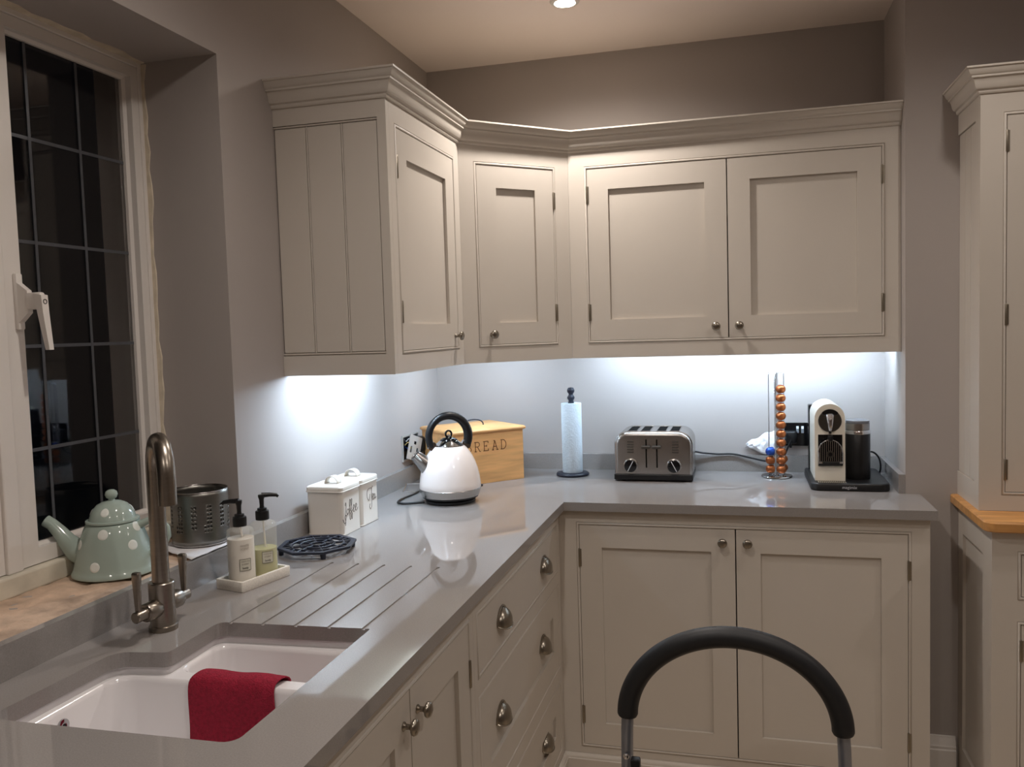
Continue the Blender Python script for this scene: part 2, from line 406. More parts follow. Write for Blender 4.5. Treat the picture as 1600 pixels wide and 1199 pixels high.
for i, (x, y) in enumerate(DOWNLIGHTS): downlight(i, x, y, DL[i])

# ------------------------------------------------------------------ cabinet kit
KNOB = MB().lathe([(0, 0), (0.008, 0), (0.008, 0.002), (0.0052, 0.005), (0.0048, 0.012), (0.007, 0.015), (0.0135, 0.018), (0.0145, 0.0215), (0.0125, 0.0255), (0.008, 0.0275), (0, 0.028)], n=24, m=Matrix.Rotation(PI/2, 3, 'Y')).mesh('knob', 'nickel', 50)
HINGE = MB().tube([(0, 0, -0.030), (0, 0, -0.028), (0, 0, 0.028), (0, 0, 0.030)], [0.0024, 0.0034, 0.0034, 0.0024], 8).box(-0.001, 0.0012, 0.0, 0.007, -0.028, 0.028).mesh('hinge', 'hinge', 40)
def _cup():
    b = MB(); A, B, Cc = 0.040, 0.036, 0.026; n, k = 18, 8
    for sc in (1.0, 0.90):
        vs = []
        for i in range(n+1):
            th = PI*i/n
            for j in range(k+1):
                ph = PI/2*j/k*1.18
                vs.append((max(0.0005, Cc*sc*math.sin(th)*math.sin(ph)) + (0.0005 if sc < 1 else 0), A*sc*math.cos(th), B*sc*math.sin(th)*math.cos(ph)))
        b.add(vs, [(i*(k+1)+j, (i+1)*(k+1)+j, (i+1)*(k+1)+j+1, i*(k+1)+j+1) for i in range(n) for j in range(k)])
    fl = [(0.0005, math.cos(PI*i/n), math.sin(PI*i/n)) for i in range(n+1)]
    b.tube([(0.0012, 0.0425*p[1], 0.0385*p[2]) for p in fl], 0.0026, 6)
    b.tube([(Cc*p[2]*math.sin(PI/2*1.18), A*p[1], B*p[2]*math.cos(PI/2*1.18)) for p in fl], 0.0018, 6)
    return b.mesh('cup_handle', 'nickel', 50)
CUP = _cup()

class Face:
    """vertical face: origin O (x,y), direction d, outward normal n"""
    def __init__(s, O, d, n): s.O = Vector(O); s.d = Vector(d).normalized(); s.n = Vector(n).normalized(); s.rz = math.atan2(s.n.y, s.n.x)
    def __call__(s, p): q = s.O+s.d*p[0]+s.n*p[1]; return (q.x, q.y, p[2])
    def at(s, u, w_, v): return Vector(s((u, w_, v)))
BEAD = [(0, -0.018), (0.0, -0.0010), (0.0012, -0.0022), (0.0024, 0.0008), (0.0045, 0.0022), (0.0070, 0.0018), (0.0085, 0.0), (0.0085, -0.018)]
def frame(t, F, u0, u1, v0, v1, ops, th=0.022, name='face_frame'):
    f = MB().slab(u0, u1, v0, v1, -th, 0, ops).xf(F).build(name, 'cabinet', t)
    for o in ops: MB().rectframe(*o, BEAD).xf(F).build('bead_moulding', 'cabinet', f, smooth=60)
    return f
GAP = 0.0018
def door(t, F, u0, u1, v0, v1, hinge=None, knob=None, hz=(), stile=0.071, name='door', label=None):
    u0 += GAP; u1 -= GAP; v0 += GAP; v1 -= GAP
    d = MB().slab(u0, u1, v0, v1, -0.021, -0.0005, [(u0+stile, u1-stile, v0+stile, v1-stile)]).xf(F).build(name, 'cabinet', t)
    MB().slab(u0+stile-0.004, u1-stile+0.004, v0+stile-0.004, v1-stile+0.004, -0.018, -0.0095, []).xf(F).build('panel', 'cabinet', d)
    if knob: inst('knob', KNOB, d, F.at(knob[0], -0.0005, knob[1]), F.rz)
    for z in hz:
        inst('hinge', HINGE, d, F.at(u0-GAP if hinge == 'l' else u1+GAP, 0.0010, z), F.rz)
    return d
def drawer(t, F, u0, u1, v0, v1, cups, zc, panel=True):
    u0 += GAP; u1 -= GAP; v0 += GAP; v1 -= GAP; st = 0.071
    if panel:
        d = MB().slab(u0, u1, v0, v1, -0.021, -0.0005, [(u0+st, u1-st, v0+st, v1-st)]).xf(F).build('drawer', 'cabinet', t)
        MB().slab(u0+st-0.004, u1-st+0.004, v0+st-0.004, v1-st+0.004, -0.018, -0.0095, []).xf(F).build('panel', 'cabinet', d)
    else:
        d = MB().slab(u0, u1, v0, v1, -0.021, -0.0005, []).xf(F).build('drawer', 'cabinet', t)
    for u in cups: inst('cup_handle', CUP, d, F.at(u, 0.0, zc) if not panel else F.at(u, -0.0005 if zc > v1-st else -0.0095, zc), F.rz)
    return d
FB = lambda y: Face((0, y), (1, 0), (0, -1))      # faces the camera; u = x
FL = lambda x: Face((x, 0), (0, 1), (1, 0))       # faces right; u = y

# ------------------------------------------------------------------ wall cabinets
ZF = 2.0615
BOT = 1.398
# left wall cabinet with a boarded end
t = thing('wall_cabinet', 'cream wall cupboard on the window wall with boarded end panel and one door', 'cabinet', (0.16, -0.9, HB), group='wall cabinets', world=True)
F = FL(DEP); OPL = (-1.141, -0.664, 1.402, 2.007)
frame(t, F, YE+0.0205, YD-0.0003, HB, ZF, [OPL])
door(t, F, OPL[0]+0.0085, OPL[1]-0.0085, OPL[2]+0.0085, OPL[3]-0.0085, 'l', (-0.7005, 1.445), (1.895, 1.515))
MB().box(0.001, DEP-0.023, YE+0.021, YD-0.001, BOT, BOT+0.016).box(0.001, DEP-0.023, YE+0.021, YD-0.001, 2.04, 2.056).box(0.001, 0.012, YE+0.021, YD-0.001, BOT+0.016, 2.04).build('carcass', 'inside', t)
F = FB(YE)
ep = MB().slab(0.0005, DEP, HB, ZF, -0.020, 0, [(0.0005, 0.2985, 1.406, 2.013)]).xf(F).build('end_panel', 'cabinet', t)
for x0, x1 in ((0.0008, 0.0945), (0.0965, 0.1955), (0.1975, 0.2965)):
    MB().box(x0+0.0022, x1-0.0022, YE+0.0035, YE+0.0095, 1.4140, 2.0055, 0.0012, 2).build('plank', 'cabinet', ep)
for x in (0.0955, 0.1965, 0.2975):     # round beads between the boards
    MB().tube([(x, YE+0.0056, 1.4125), (x, YE+0.0056, 2.0070)], 0.0021, 8).build('plank_bead', 'cabinet', ep, smooth=60)
for z in (1.4098, 2.0097): MB().tube([(0.001, YE+0.0045, z), (0.2982, YE+0.0045, z)], 0.0025, 8).build('plank_bead', 'cabinet', ep, smooth=60)
MB().box(0.0008, 0.2983, YE+0.0088, YE+0.0199, 1.4062, 2.0128).build('backing', 'cabinet', ep)
# corner cabinet
t = thing('wall_cabinet', 'cream corner wall cupboard set diagonally with one narrow door', 'cabinet', (0.3, -0.3, HB), group='wall cabinets', world=True)
F = Face((DEP, YD), (XD-DEP, -DEP-YD), (0.7, -0.7)); F.n = Vector((F.d.y, -F.d.x)); F.rz = math.atan2(F.n.y, F.n.x); LD = math.hypot(XD-DEP, -DEP-YD)
OPD = (0.055, 0.3665, 1.402, 2.007)
frame(t, F, 0.0003, LD-0.0003, HB, ZF, [OPD], th=0.020)
door(t, F, OPD[0]+0.0085, OPD[1]-0.0085, OPD[2]+0.0085, OPD[3]-0.0085, 'r', (0.105, 1.445), (1.893, 1.513))
pl = [(0.001, -0.001), (0.001, YD+0.0005), (DEP-0.03, YD+0.0005), (XD-0.0005, -DEP+0.03), (XD-0.0005, -0.001)]
MB().prism(pl, BOT, BOT+0.016).build('bottom_panel', 'inside', t); MB().prism(pl, 2.04, 2.056).build('top_panel', 'inside', t)
# double cabinet on the back wall
t = thing('wall_cabinet', 'wide cream double-door wall cupboard above the toaster and coffee machine', 'cabinet', (1.15, -0.16, HB), group='wall cabinets', world=True)
F = FB(-DEP); OPR = (0.677, 1.634, 1.402, 2.009)
frame(t, F, XD+0.0003, Lp-0.001, HB, ZF, [OPR])
door(t, F, OPR[0]+0.0085, 1.1515, OPR[2]+0.0085, OPR[3]-0.0085, 'l', (1.111, 1.450), (1.912, 1.51))
door(t, F, 1.1515, OPR[1]-0.0085, OPR[2]+0.0085, OPR[3]-0.0085, 'r', (1.186, 1.450), (1.912, 1.51))
MB().box(XD+0.001, Lp-0.001, -DEP+0.023, -0.001, BOT, BOT+0.016).box(XD+0.001, Lp-0.001, -DEP+0.023, -0.001, 2.04, 2.056).box(XD+0.001, Lp-0.001, -0.012, -0.001, BOT+0.016, 2.04).build('carcass', 'inside', t)
# cornice
def cornice_prof(z0, back=-0.018):
    p = [(0, 0), (0.004, 0.0005), (0.0065, 0.004), (0.0072, 0.0095), (0.0085, 0.0105), (0.013, 0.0125), (0.017, 0.018), (0.019, 0.026), (0.021, 0.034), (0.0245, 0.0395), (0.0255, 0.0405), (0.0285, 0.0405), (0.0285, 0.0455), (0.030, 0.0465), (0.033, 0.049), (0.0365, 0.055), (0.0395, 0.0625), (CO, 0.0635), (CO, 0.0682), (back, 0.0682), (back, 0.0045), (0, 0.0045)]
    return [(o, z0+z) for o, z in p]
path = [(0.0005, YE), (DEP, YE), (DEP, YD), (XD, -DEP), (Lp-0.0005, -DEP)]
tag(MB().sweep(path, cornice_prof(HT+0.0005)).build('cornice', 'cabinet', smooth=28, org=(DEP, YD, HT)), 'long cream moulded cornice running along the tops of the three wall cupboards', 'cornice')

# LED strips under the wall cabinets
def led(seg, label, lens='led_lens'):
    a, b = Vector(seg[0]), Vector(seg[1]); L = (b-a).length; c = (a+b)/2
    t = thing('under_cabinet_light', label, 'light', (c.x, c.y, BOT), math.atan2(b.y-a.y, b.x-a.x), group='under-cabinet lights')
    th = math.radians(50); tilt = lambda p: (p[0], p[1]*math.cos(th)-p[2]*math.sin(th), -0.0115+p[1]*math.sin(th)+p[2]*math.cos(th))   # angled profile aimed at the wall
    MB().box(-L/2, L/2, -0.012, 0.012, -0.006, 0.003, 0.002).xf(tilt).build('housing', 'lamp_white', t)
    MB().box(-L/2+0.003, L/2-0.003, -0.009, 0.009, -0.0085, -0.0058).xf(tilt).build('lens', lens, t)
led([(0.205, -1.165), (0.205, -0.70)], 'cool white strip light under the cupboard above the storage tins', 'led_lens_bright')
led([(0.66, -0.205), (1.645, -0.205)], 'cool white strip light under the double cupboard above the toaster')

led([(0.255, -0.425), (0.425, -0.255)], 'added short cool white strip light brightening the corner above the bread bin', 'led_lens_bright')  # extra strip, added to lift the dim wall corner between the other two

# ------------------------------------------------------------------ base cabinets
XF, YF = 0.6200, -0.6150
# back run
t = thing('base_cabinet', 'cream double-door base cupboard behind the step stool', 'cabinet', (1.17, -0.3, 0), group='base cabinets', world=True)
F = FB(YF); OB = (0.6755, 1.6585, 0.1065, 0.8430); ZB1 = ZC-TC
frame(t, F, XF+0.0003, 1.707, 0.0, ZB1, [OB])
door(t, F, OB[0]+0.0085, 1.1665, OB[2]+0.0085, OB[3]-0.0085, 'l', (1.128, 0.794), (0.728, 0.215))
door(t, F, 1.1665, OB[1]-0.0085, OB[2]+0.0085, OB[3]-0.0085, 'r', (1.201, 0.794), (0.728, 0.215))
MB().box(1.689, 1.707, YF+0.0225, YP-0.001, 0, ZB1).box(1.662, 1.689, YF+0.03, -0.392, 0.0, ZB1).box(XF+0.03, 1.675, YF+0.023, -0.03, 0.085, 0.101).build('carcass', 'cabinet', t)
# corner post between the runs, drawers, sink unit
t = thing('drawer_cabinet', 'cream three-drawer base unit with cup handles in the corner of the worktop', 'cabinet', (0.3, -1.08, 0), group='base cabinets', world=True)
F = FL(XF)
D1, D2_, D3 = (-1.501, -0.6515, 0.688, 0.8400), (-1.501, -0.6515, 0.376, 0.650), (-1.501, -0.6515, 0.1065, 0.338)
frame(t, F, -1.525, YF+0.0222, 0.0, ZB1, [D1, D2_, D3])
for o, pn, zc in ((D1, False, 0.752), (D2_, True, 0.512), (D3, True, 0.214)):
    drawer(t, F, o[0]+0.0085, o[1]-0.0085, o[2]+0.0085, o[3]-0.0085, (-1.300, -0.842), zc, pn)
MB().box(0.03, XF-0.023, -1.525, -0.64, 0.085, 0.101).box(0.03, XF-0.024, -0.64, -0.62, 0.101, ZB1-0.001).box(0.03, XF-0.024, -1.525, -1.507, 0.101, ZB1-0.001).build('carcass', 'inside', t)
t = thing('sink_cabinet', 'cream double-door base cupboard below the sink', 'cabinet', (0.3, -1.9, 0), group='base cabinets', world=True)
OS = (-2.2305, -1.5480, 0.1065, 0.8450)
frame(t, F, -2.265, -1.5255, 0.0, ZB1, [OS])
door(t, F, OS[0]+0.0085, -1.8890, OS[2]+0.0085, OS[3]-0.0085, 'l', (-1.9220, 0.783), (0.726, 0.215))
door(t, F, -1.8890, OS[1]-0.0085, OS[2]+0.0085, OS[3]-0.0085, 'r', (-1.8565, 0.785), (0.726, 0.215))
MB().box(0.03, XF-0.023, -2.265, -1.5255, 0.085, 0.101).build('carcass', 'inside', t)
t = thing('base_cabinet', 'cream single-door base cupboard left of the sink cupboard', 'cabinet', (0.3, -2.58, 0), group='base cabinets', world=True)
O4 = (-2.860, -2.300, 0.1065, 0.8450)
frame(t, F, LEND+0.01, -2.2655, 0.0, ZB1, [O4])
door(t, F, O4[0]+0.0085, O4[1]-0.0085, O4[2]+0.0085, O4[3]-0.0085, 'l', (-2.345, 0.785), (0.726, 0.215))
MB().box(0.03, XF-0.023, LEND+0.01, LEND+0.028, 0, ZB1).build('carcass', 'cabinet', t)
# plinth with moulded top
pp = [(0.0006, 0.0), (0.0145, 0.0), (0.0145, 0.070), (0.012, 0.0725), (0.012, 0.0745), (0.009, 0.080), (0.005, 0.0845), (0.0006, 0.0855)]
tag(MB().sweep([(XF, LEND+0.01), (XF, YF), (1.707, YF)], pp).build('plinth', 'cabinet', smooth=30, org=(XF, YF, 0)), 'cream moulded plinth along the foot of the base cupboards', 'plinth')

# ------------------------------------------------------------------ worktop with sink cut-out and drainer grooves
t = thing('worktop', 'glossy grey-brown stone worktop, L-shaped, with drainer grooves beside the sink', 'worktop', (0.3, -0.4, ZC), world=True)
outer = [(0.0005, -0.0005), (Lp-0.0005, -0.0005), (Lp-0.0005, YP-0.0005), (1.7228, YP-0.0005), (1.7228, -0.64), (0.6427, -0.64), (0.6427, LEND), (0.0005, LEND)]
hp = [(0.515, -1.8150), (0.205, -1.8320), (0.209, -1.990), (0.112, -2.005), (0.105, -2.268), (0.517, -2.262)]
hr = [0.004, 0.018, 0.014, 0.030, 0.035, 0.022]
hole = roundpoly(hp, hr, 5)
# the edge with the groove mouths runs from the first to the second corner
edge_y = lambda x: -1.8150+(0.515-x)/(0.515-0.205)*(-0.017)
fing = []
for gx in (0.501, 0.432, 0.364, 0.296, 0.229):
    fing += [(gx+0.0034, edge_y(gx+0.0034)), (gx+0.0034, -1.405), (gx+0.002, -1.4022), (gx-0.002, -1.4022), (gx-0.0034, -1.405), (gx-0.0034, edge_y(gx-0.0034))]
hole_top = hole[:6]+fing+hole[6:]
TG = 0.0028
sl = MB().prism(outer, ZC-TG, ZC, [hole_top]).prism(outer, ZC-TC, ZC-TG, [hole])
sl.build('slab', 'quartz', t)
UZ = 0.0603; UT = 0.0200
MB().box(0.0004, UT, LEND, -0.0004, ZC+0.0002, ZC+UZ).build('upstand', 'quartz', t)
MB().box(UT+0.0003, Lp-UT-0.0003, -UT, -0.0004, ZC+0.0002, ZC+UZ).build('upstand', 'quartz', t)
MB().box(Lp-UT, Lp-0.0004, YP-0.0004, -0.0004, ZC+0.0002, ZC+UZ).build('upstand', 'quartz', t)

# ------------------------------------------------------------------ sink
t = thing('sink', 'white ceramic one-and-a-half bowl undermount sink set into the worktop', 'sink', (0.31, -2.05, 0.68), world=True)
ZR = ZC-TC-0.0006; ZL = 0.868
sk_out = roundpoly([(0.521, -1.809), (0.199, -1.826), (0.203, -1.984), (0.106, -1.999), (0.099, -2.274), (0.523, -2.268)], [0.006, 0.02, 0.014, 0.03, 0.036, 0.024], 5)
def bowl_loops(x0, x1, y0, y1, r):
    spec = [(ZL, -0.006), (ZL-0.0025, -0.0025), (ZL-0.008, 0.0), (0.74, 0.008), (0.715, 0.014), (0.703, 0.026), (0.70, 0.045)]
    return [[(p[0], p[1], z) for p in rrect(x0+i, x1-i, y0+i, y1-i, max(0.012, r-i*0.3), 5)] for z, i in spec]
B1 = bowl_loops(0.119, 0.509, -2.255, -2.006, 0.035); B2 = bowl_loops(0.212, 0.509, -1.964, -1.836, 0.03)
shelf = MB().prism(sk_out, ZL-0.0005, ZL, [[p[:2] for p in B1[0]], [p[:2] for p in B2[0]]])
loft(shelf, [[(p[0], p[1], ZR) for p in sk_out], [(p[0], p[1], ZL) for p in sk_out]], False, False)
shelf.build('rim', 'ceramic', t, smooth=40)
for B in (B1, B2):
    b = MB(); loft(b, B, False, True)
    o = b.build('bowl', 'ceramic', t, smooth=50)
    cx = sum(p[0] for p in B[-1])/len(B[-1]); cy = sum(p[1] for p in B[-1])/len(B[-1])
    MB().lathe([(0, 0.001), (0.020, 0.001), (0.022, 0.003), (0.036, 0.0035), (0.038, 0.001), (0.038, 0.0002), (0, 0.0002)], (cx, cy, 0.70), 24).build('drain', 'chrome', o, smooth=40)
Mx = Matrix.Rotation(PI/2, 3, 'Y')
MB().lathe([(0.0045, 0.0), (0.0045, 0.003), (0.009, 0.0035), (0.012, 0.0025), (0.0125, 0.0)], (0.1205, -2.143, 0.840), 20, Mx).build('overflow', 'chrome', t, smooth=40)
MB().lathe([(0, 0.0012), (0.0047, 0.0012)], (0.1205, -2.143, 0.840), 16, Mx).build('overflow_hole', 'black_plastic', t)

# red cloth over the divider
prof = [(-1.9475, 0.772), (-1.9485, 0.80), (-1.9475, 0.83), (-1.9485, 0.852), (-1.953, 0.8625), (-1.962, 0.8665), (-1.973, 0.8675), (-1.985, 0.8665), (-1.993, 0.862), (-1.9985, 0.852), (-2.0005, 0.835), (-2.0015, 0.81), (-2.0015, 0.78), (-2.003, 0.75), (-2.006, 0.722)]
b = MB(); nx = 26; vs = []
rr = random.Random(11)
for i, (y, z) in enumerate(prof):
    for j in range(nx+1):
        f = j/nx; x = 0.268+0.158*f + (0.004*math.sin(i*0.6)) - (0.012*(i/14)**2*(1-f) if i > 7 else 0) + (0.006*(i/14) if f > .9 else 0)
        off = 0.0022*math.sin(f*17+i*0.25)*min(1, abs(i-6)/5) + rr.uniform(-0.0003, 0.0003)
        vs.append((x, y-0.0115-(abs(off) if i > 6 else -abs(off)), z + 0.0112 + 0.0012*math.sin(f*11)*(1 if 4 <= i <= 8 else 0)))
b.add(vs, [(i*(nx+1)+j, i*(nx+1)+j+1, (i+1)*(nx+1)+j+1, (i+1)*(nx+1)+j) for i in range(len(prof)-1) for j in range(nx)])
o = b.build('dishcloth', 'towel', smooth=80, org=(0.347, -1.985, 0.8685))
sm = o.modifiers.new('thickness', 'SOLIDIFY'); sm.thickness = 0.0032; sm.offset = 0.2
sm = o.modifiers.new('smooth', 'SUBSURF'); sm.levels = 1; sm.render_levels = 1
tag(o, 'crimson towelling dishcloth draped over the divider of the white sink', 'cloth')

# ------------------------------------------------------------------ mixer tap
t = thing('mixer_tap', 'brushed steel swan-neck mixer tap with two lever handles behind the sink', 'tap', (0.120, -1.886, ZC))
MB().lathe([(0, 0.0002), (0.0265, 0.0002), (0.0265, 0.009), (0.0235, 0.0105), (0.0235, 0.0905), (0.0222, 0.092), (0, 0.092)], n=32).build('body', 'tap_steel', t, smooth=35)
d = Vector((0.735, -0.678, 0)); pts = [Vector((0, 0, 0.090)), Vector((0, 0, 0.16)), Vector((0, 0, 0.24)), Vector((0, 0, 0.305))]
R_ = 0.058
for i in range(1, 13):
    a = PI*i/12; pts.append(d*(R_-R_*math.cos(a))+Vector((0, 0, 0.305+R_*math.sin(a)*1.06)))
pts += [d*2*R_+Vector((0, 0, 0.285)), d*2*R_+Vector((0, 0, 0.258)), d*2*R_+Vector((0, 0, 0.2575))]
MB().tube(pts, [0.0158]*(len(pts)-1)+[0.0150], 20).build('spout', 'tap_steel', t, smooth=45)
for sg in (-1, 1):
    b = MB().lathe([(0, 0.015), (0.0165, 0.015), (0.0175, 0.018), (0.0175, 0.046), (0.0160, 0.049), (0.0115, 0.050), (0.0105, 0.058), (0.0105, 0.074), (0.0085, 0.0755), (0, 0.0755)], (0, 0, 0.046), 24, Matrix.Rotation(-PI/2*sg, 3, 'X'))
    hb = b.build('handle', 'tap_steel', t, smooth=35)
    yy = sg*0.066
    b = MB(); loft(b, [[(p[0], p[1]+yy, z) for p in rrect(-wx, wx, -wy, wy, 0.001, 2)] for z, wx, wy in ((0.050, 0.0045, 0.0035), (0.075, 0.0052, 0.0042), (0.118, 0.0070, 0.0052), (0.126, 0.0070, 0.0054), (0.128, 0.0058, 0.0044))])
    b.build('lever', 'tap_steel', hb, smooth=50)

# ------------------------------------------------------------------ objects on the sill
# spotted teapot
t = thing('teapot', 'pale mint green teapot with white spots standing on the bare window sill', 'teapot', (-0.108, -1.738, 0.9685), math.radians(197.5))
TP = [(0.080, 0.0), (0.0855, 0.003), (0.0855, 0.008), (0.0825, 0.012), (0.0800, 0.020), (0.0755, 0.040), (0.0700, 0.060), (0.0650, 0.078), (0.0595, 0.094), (0.0540, 0.106), (0.0510, 0.1095)]
MB().lathe([(0, 0)]+TP+[(0.0470, 0.1095), (0, 0.108)], n=48).build('body', 'mint', t, smooth=50)
LP_ = [(0.0505, 0.1100), (0.0535, 0.1115), (0.0530, 0.1150), (0.0470, 0.1160), (0.0440, 0.125), (0.0390, 0.136), (0.0300, 0.1465), (0.0180, 0.1525), (0.0075, 0.1545)]
lid = MB().lathe([(0, 0.110)]+LP_+[(0.0060, 0.1575), (0.0105, 0.1605), (0.0130, 0.1670), (0.0110, 0.1735), (0.0060, 0.1770), (0, 0.1778)], n=40).build('lid', 'mint', t, smooth=50)
sp = [(0.055, 0, 0.040), (0.080, 0, 0.050), (0.098, 0, 0.070), (0.112, 0, 0.090), (0.127, 0, 0.107), (0.140, 0, 0.1155)]
MB().tube(sp, [0.030, 0.0245, 0.0185, 0.0150, 0.0125, 0.0130], 20).build('spout', 'mint', t, smooth=60)
MB().tube([(-0.052, 0, 0.098), (-0.075, 0, 0.108), (-0.098, 0, 0.106), (-0.112, 0, 0.092), (-0.114, 0, 0.074), (-0.104, 0, 0.054), (-0.088, 0, 0.040), (-0.070, 0, 0.034)], [0.009, 0.0075, 0.007, 0.007, 0.007, 0.007, 0.0075, 0.010], 14).build('handle', 'mint', t, smooth=60)
def onprof(prof, z):
    for (r0, z0), (r1, z1) in zip(prof, prof[1:]):
        if z0 <= z <= z1 and z1 > z0: return r0+(r1-r0)*(z-z0)/(z1-z0)
    return prof[-1][0]
def dot(parent, prof, ang, zc, rad):
    b = MB(); vs = []; k = 18; rc = onprof(prof, zc)
    rings = (0, 0.5, 0.85, 1.0)
    for q in rings:
        for j in range(k):
            a = 2*PI*j/k; z = zc+rad*q*math.sin(a)*0.97; th = ang+rad*q*math.cos(a)/rc
            rr_ = onprof(prof, z)+(0.0008 if q < 1 else 0.0001); vs.append((rr_*math.cos(th), rr_*math.sin(th), z))
    b.add(vs, [(i*k+j, i*k+(j+1) % k, (i+1)*k+(j+1) % k, (i+1)*k+j) for i in range(len(rings)-1) for j in range(k)])
    b.build('white_spot', 'dot_white', parent, smooth=80)
# angles are local (camera is at local angle about +110 degrees)
A0 = math.atan2(CAM.y+1.738, CAM.x+0.108)-math.radians(197.5)
for da, z in ((-20, 0.093), (31, 0.066), (-30, 0.030), (52, 0.100), (-75, 0.070), (85, 0.035), (120, 0.085), (160, 0.05), (-120, 0.045), (-160, 0.09), (10, 0.014+0.012) if False else (200, 0.03)):
    dot(t.children[0], TP, A0+math.radians(da), z, 0.0105)
for da, z in ((-22, 0.135), (95, 0.133), (175, 0.138), (-105, 0.132)): dot(lid, LP_, A0+math.radians(da), z, 0.0085)

# steel cutlery holder with punched holes
t = thing('cutlery_holder', 'round perforated brushed steel cutlery holder on the window sill', 'utensil holder', (-0.064, -1.500, 0.9755), 0.2)
RC, HCY, NC, NR = 0.0655, 0.127, 60, 13
vs = []; fs = []; b = MB()
for ic in range(NC):
    for ir in range(NR):
        th0, th1 = 2*PI*ic/NC, 2*PI*(ic+1)/NC; z0, z1 = 0.004+(HCY-0.004)*ir/NR, 0.004+(HCY-0.004)*(ir+1)/NR
        P3 = lambda th, z: (RC*math.cos(th), RC*math.sin(th), z)
        g = ic % 10
        hol = (2 <= ir <= 10 and ((g in (1, 2) and 3 <= ir <= 9) or (g == 0 and ir in (3, 4)) or (g in (6, 7) and 4 <= ir <= 9)))
        if not hol: b.add([P3(th0, z0), P3(th1, z0), P3(th1, z1), P3(th0, z1)], [(0, 1, 2, 3)]); continue
        sq = []; ci = []; tc, zc = (th0+th1)/2, (z0+z1)/2
        for q in range(12):
            a = 2*PI*q/12+PI/4; cu, su = math.cos(a), math.sin(a); mx = max(abs(cu), abs(su))
            sq.append(P3(tc+(th1-th0)/2*cu/mx, zc+(z1-z0)/2*su/mx)); ci.append(P3(tc+0.0030/RC*cu, zc+0.0030*su))
        b.add(sq+ci, [(q, (q+1) % 12, 12+(q+1) % 12, 12+q) for q in range(12)])
o = b.build('wall', 'dull_steel', t, smooth=40)
sm = o.modifiers.new('thickness', 'SOLIDIFY'); sm.thickness = 0.0012
MB().lathe([(0.0, 0.0), (0.0630, 0.0), (0.0655, 0.0025), (0.0655, 0.0045), (0.0640, 0.0045), (0.0625, 0.0025), (0, 0.0025)], n=48).build('base', 'steel', t, smooth=50)
MB().tube([((RC-0.0005)*math.cos(2*PI*i/48), (RC-0.0005)*math.sin(2*PI*i/48), HCY) for i in range(48)], 0.0016, 8, closed=True).build('rim', 'steel', t, smooth=80)

# paper under it
b = MB(); nx = 10; vs = []; rr = random.Random(2)
c4 = [Vector((-0.150, -1.560)), Vector((0.012, -1.645)), Vector((0.015, -1.455)), Vector((-0.120, -1.440))]
for j in range(nx+1):
    for i in range(nx+1):
        f, g = i/nx, j/nx; p = (c4[0]*(1-f)+c4[1]*f)*(1-g)+(c4[3]*(1-f)+c4[2]*f)*g
        edge = max(abs(f-.5), abs(g-.5))*2
        vs.append((p.x, p.y, 0.9722+0.0004*rr.random()+0.003*max(0, edge-.8)*5*abs(math.sin(i*1.3+j*0.9))*0.6))
b.add(vs, [(j*(nx+1)+i, j*(nx+1)+i+1, (j+1)*(nx+1)+i+1, (j+1)*(nx+1)+i) for j in range(nx) for i in range(nx)])
o = b.build('paper_sheet', 'paper', smooth=60, org=(-0.064, -1.52, 0.972)); sm = o.modifiers.new('thickness', 'SOLIDIFY'); sm.thickness = 0.0015; sm.offset = 1
tag(o, 'crumpled white kitchen paper under the perforated steel holder on the sill', 'paper')

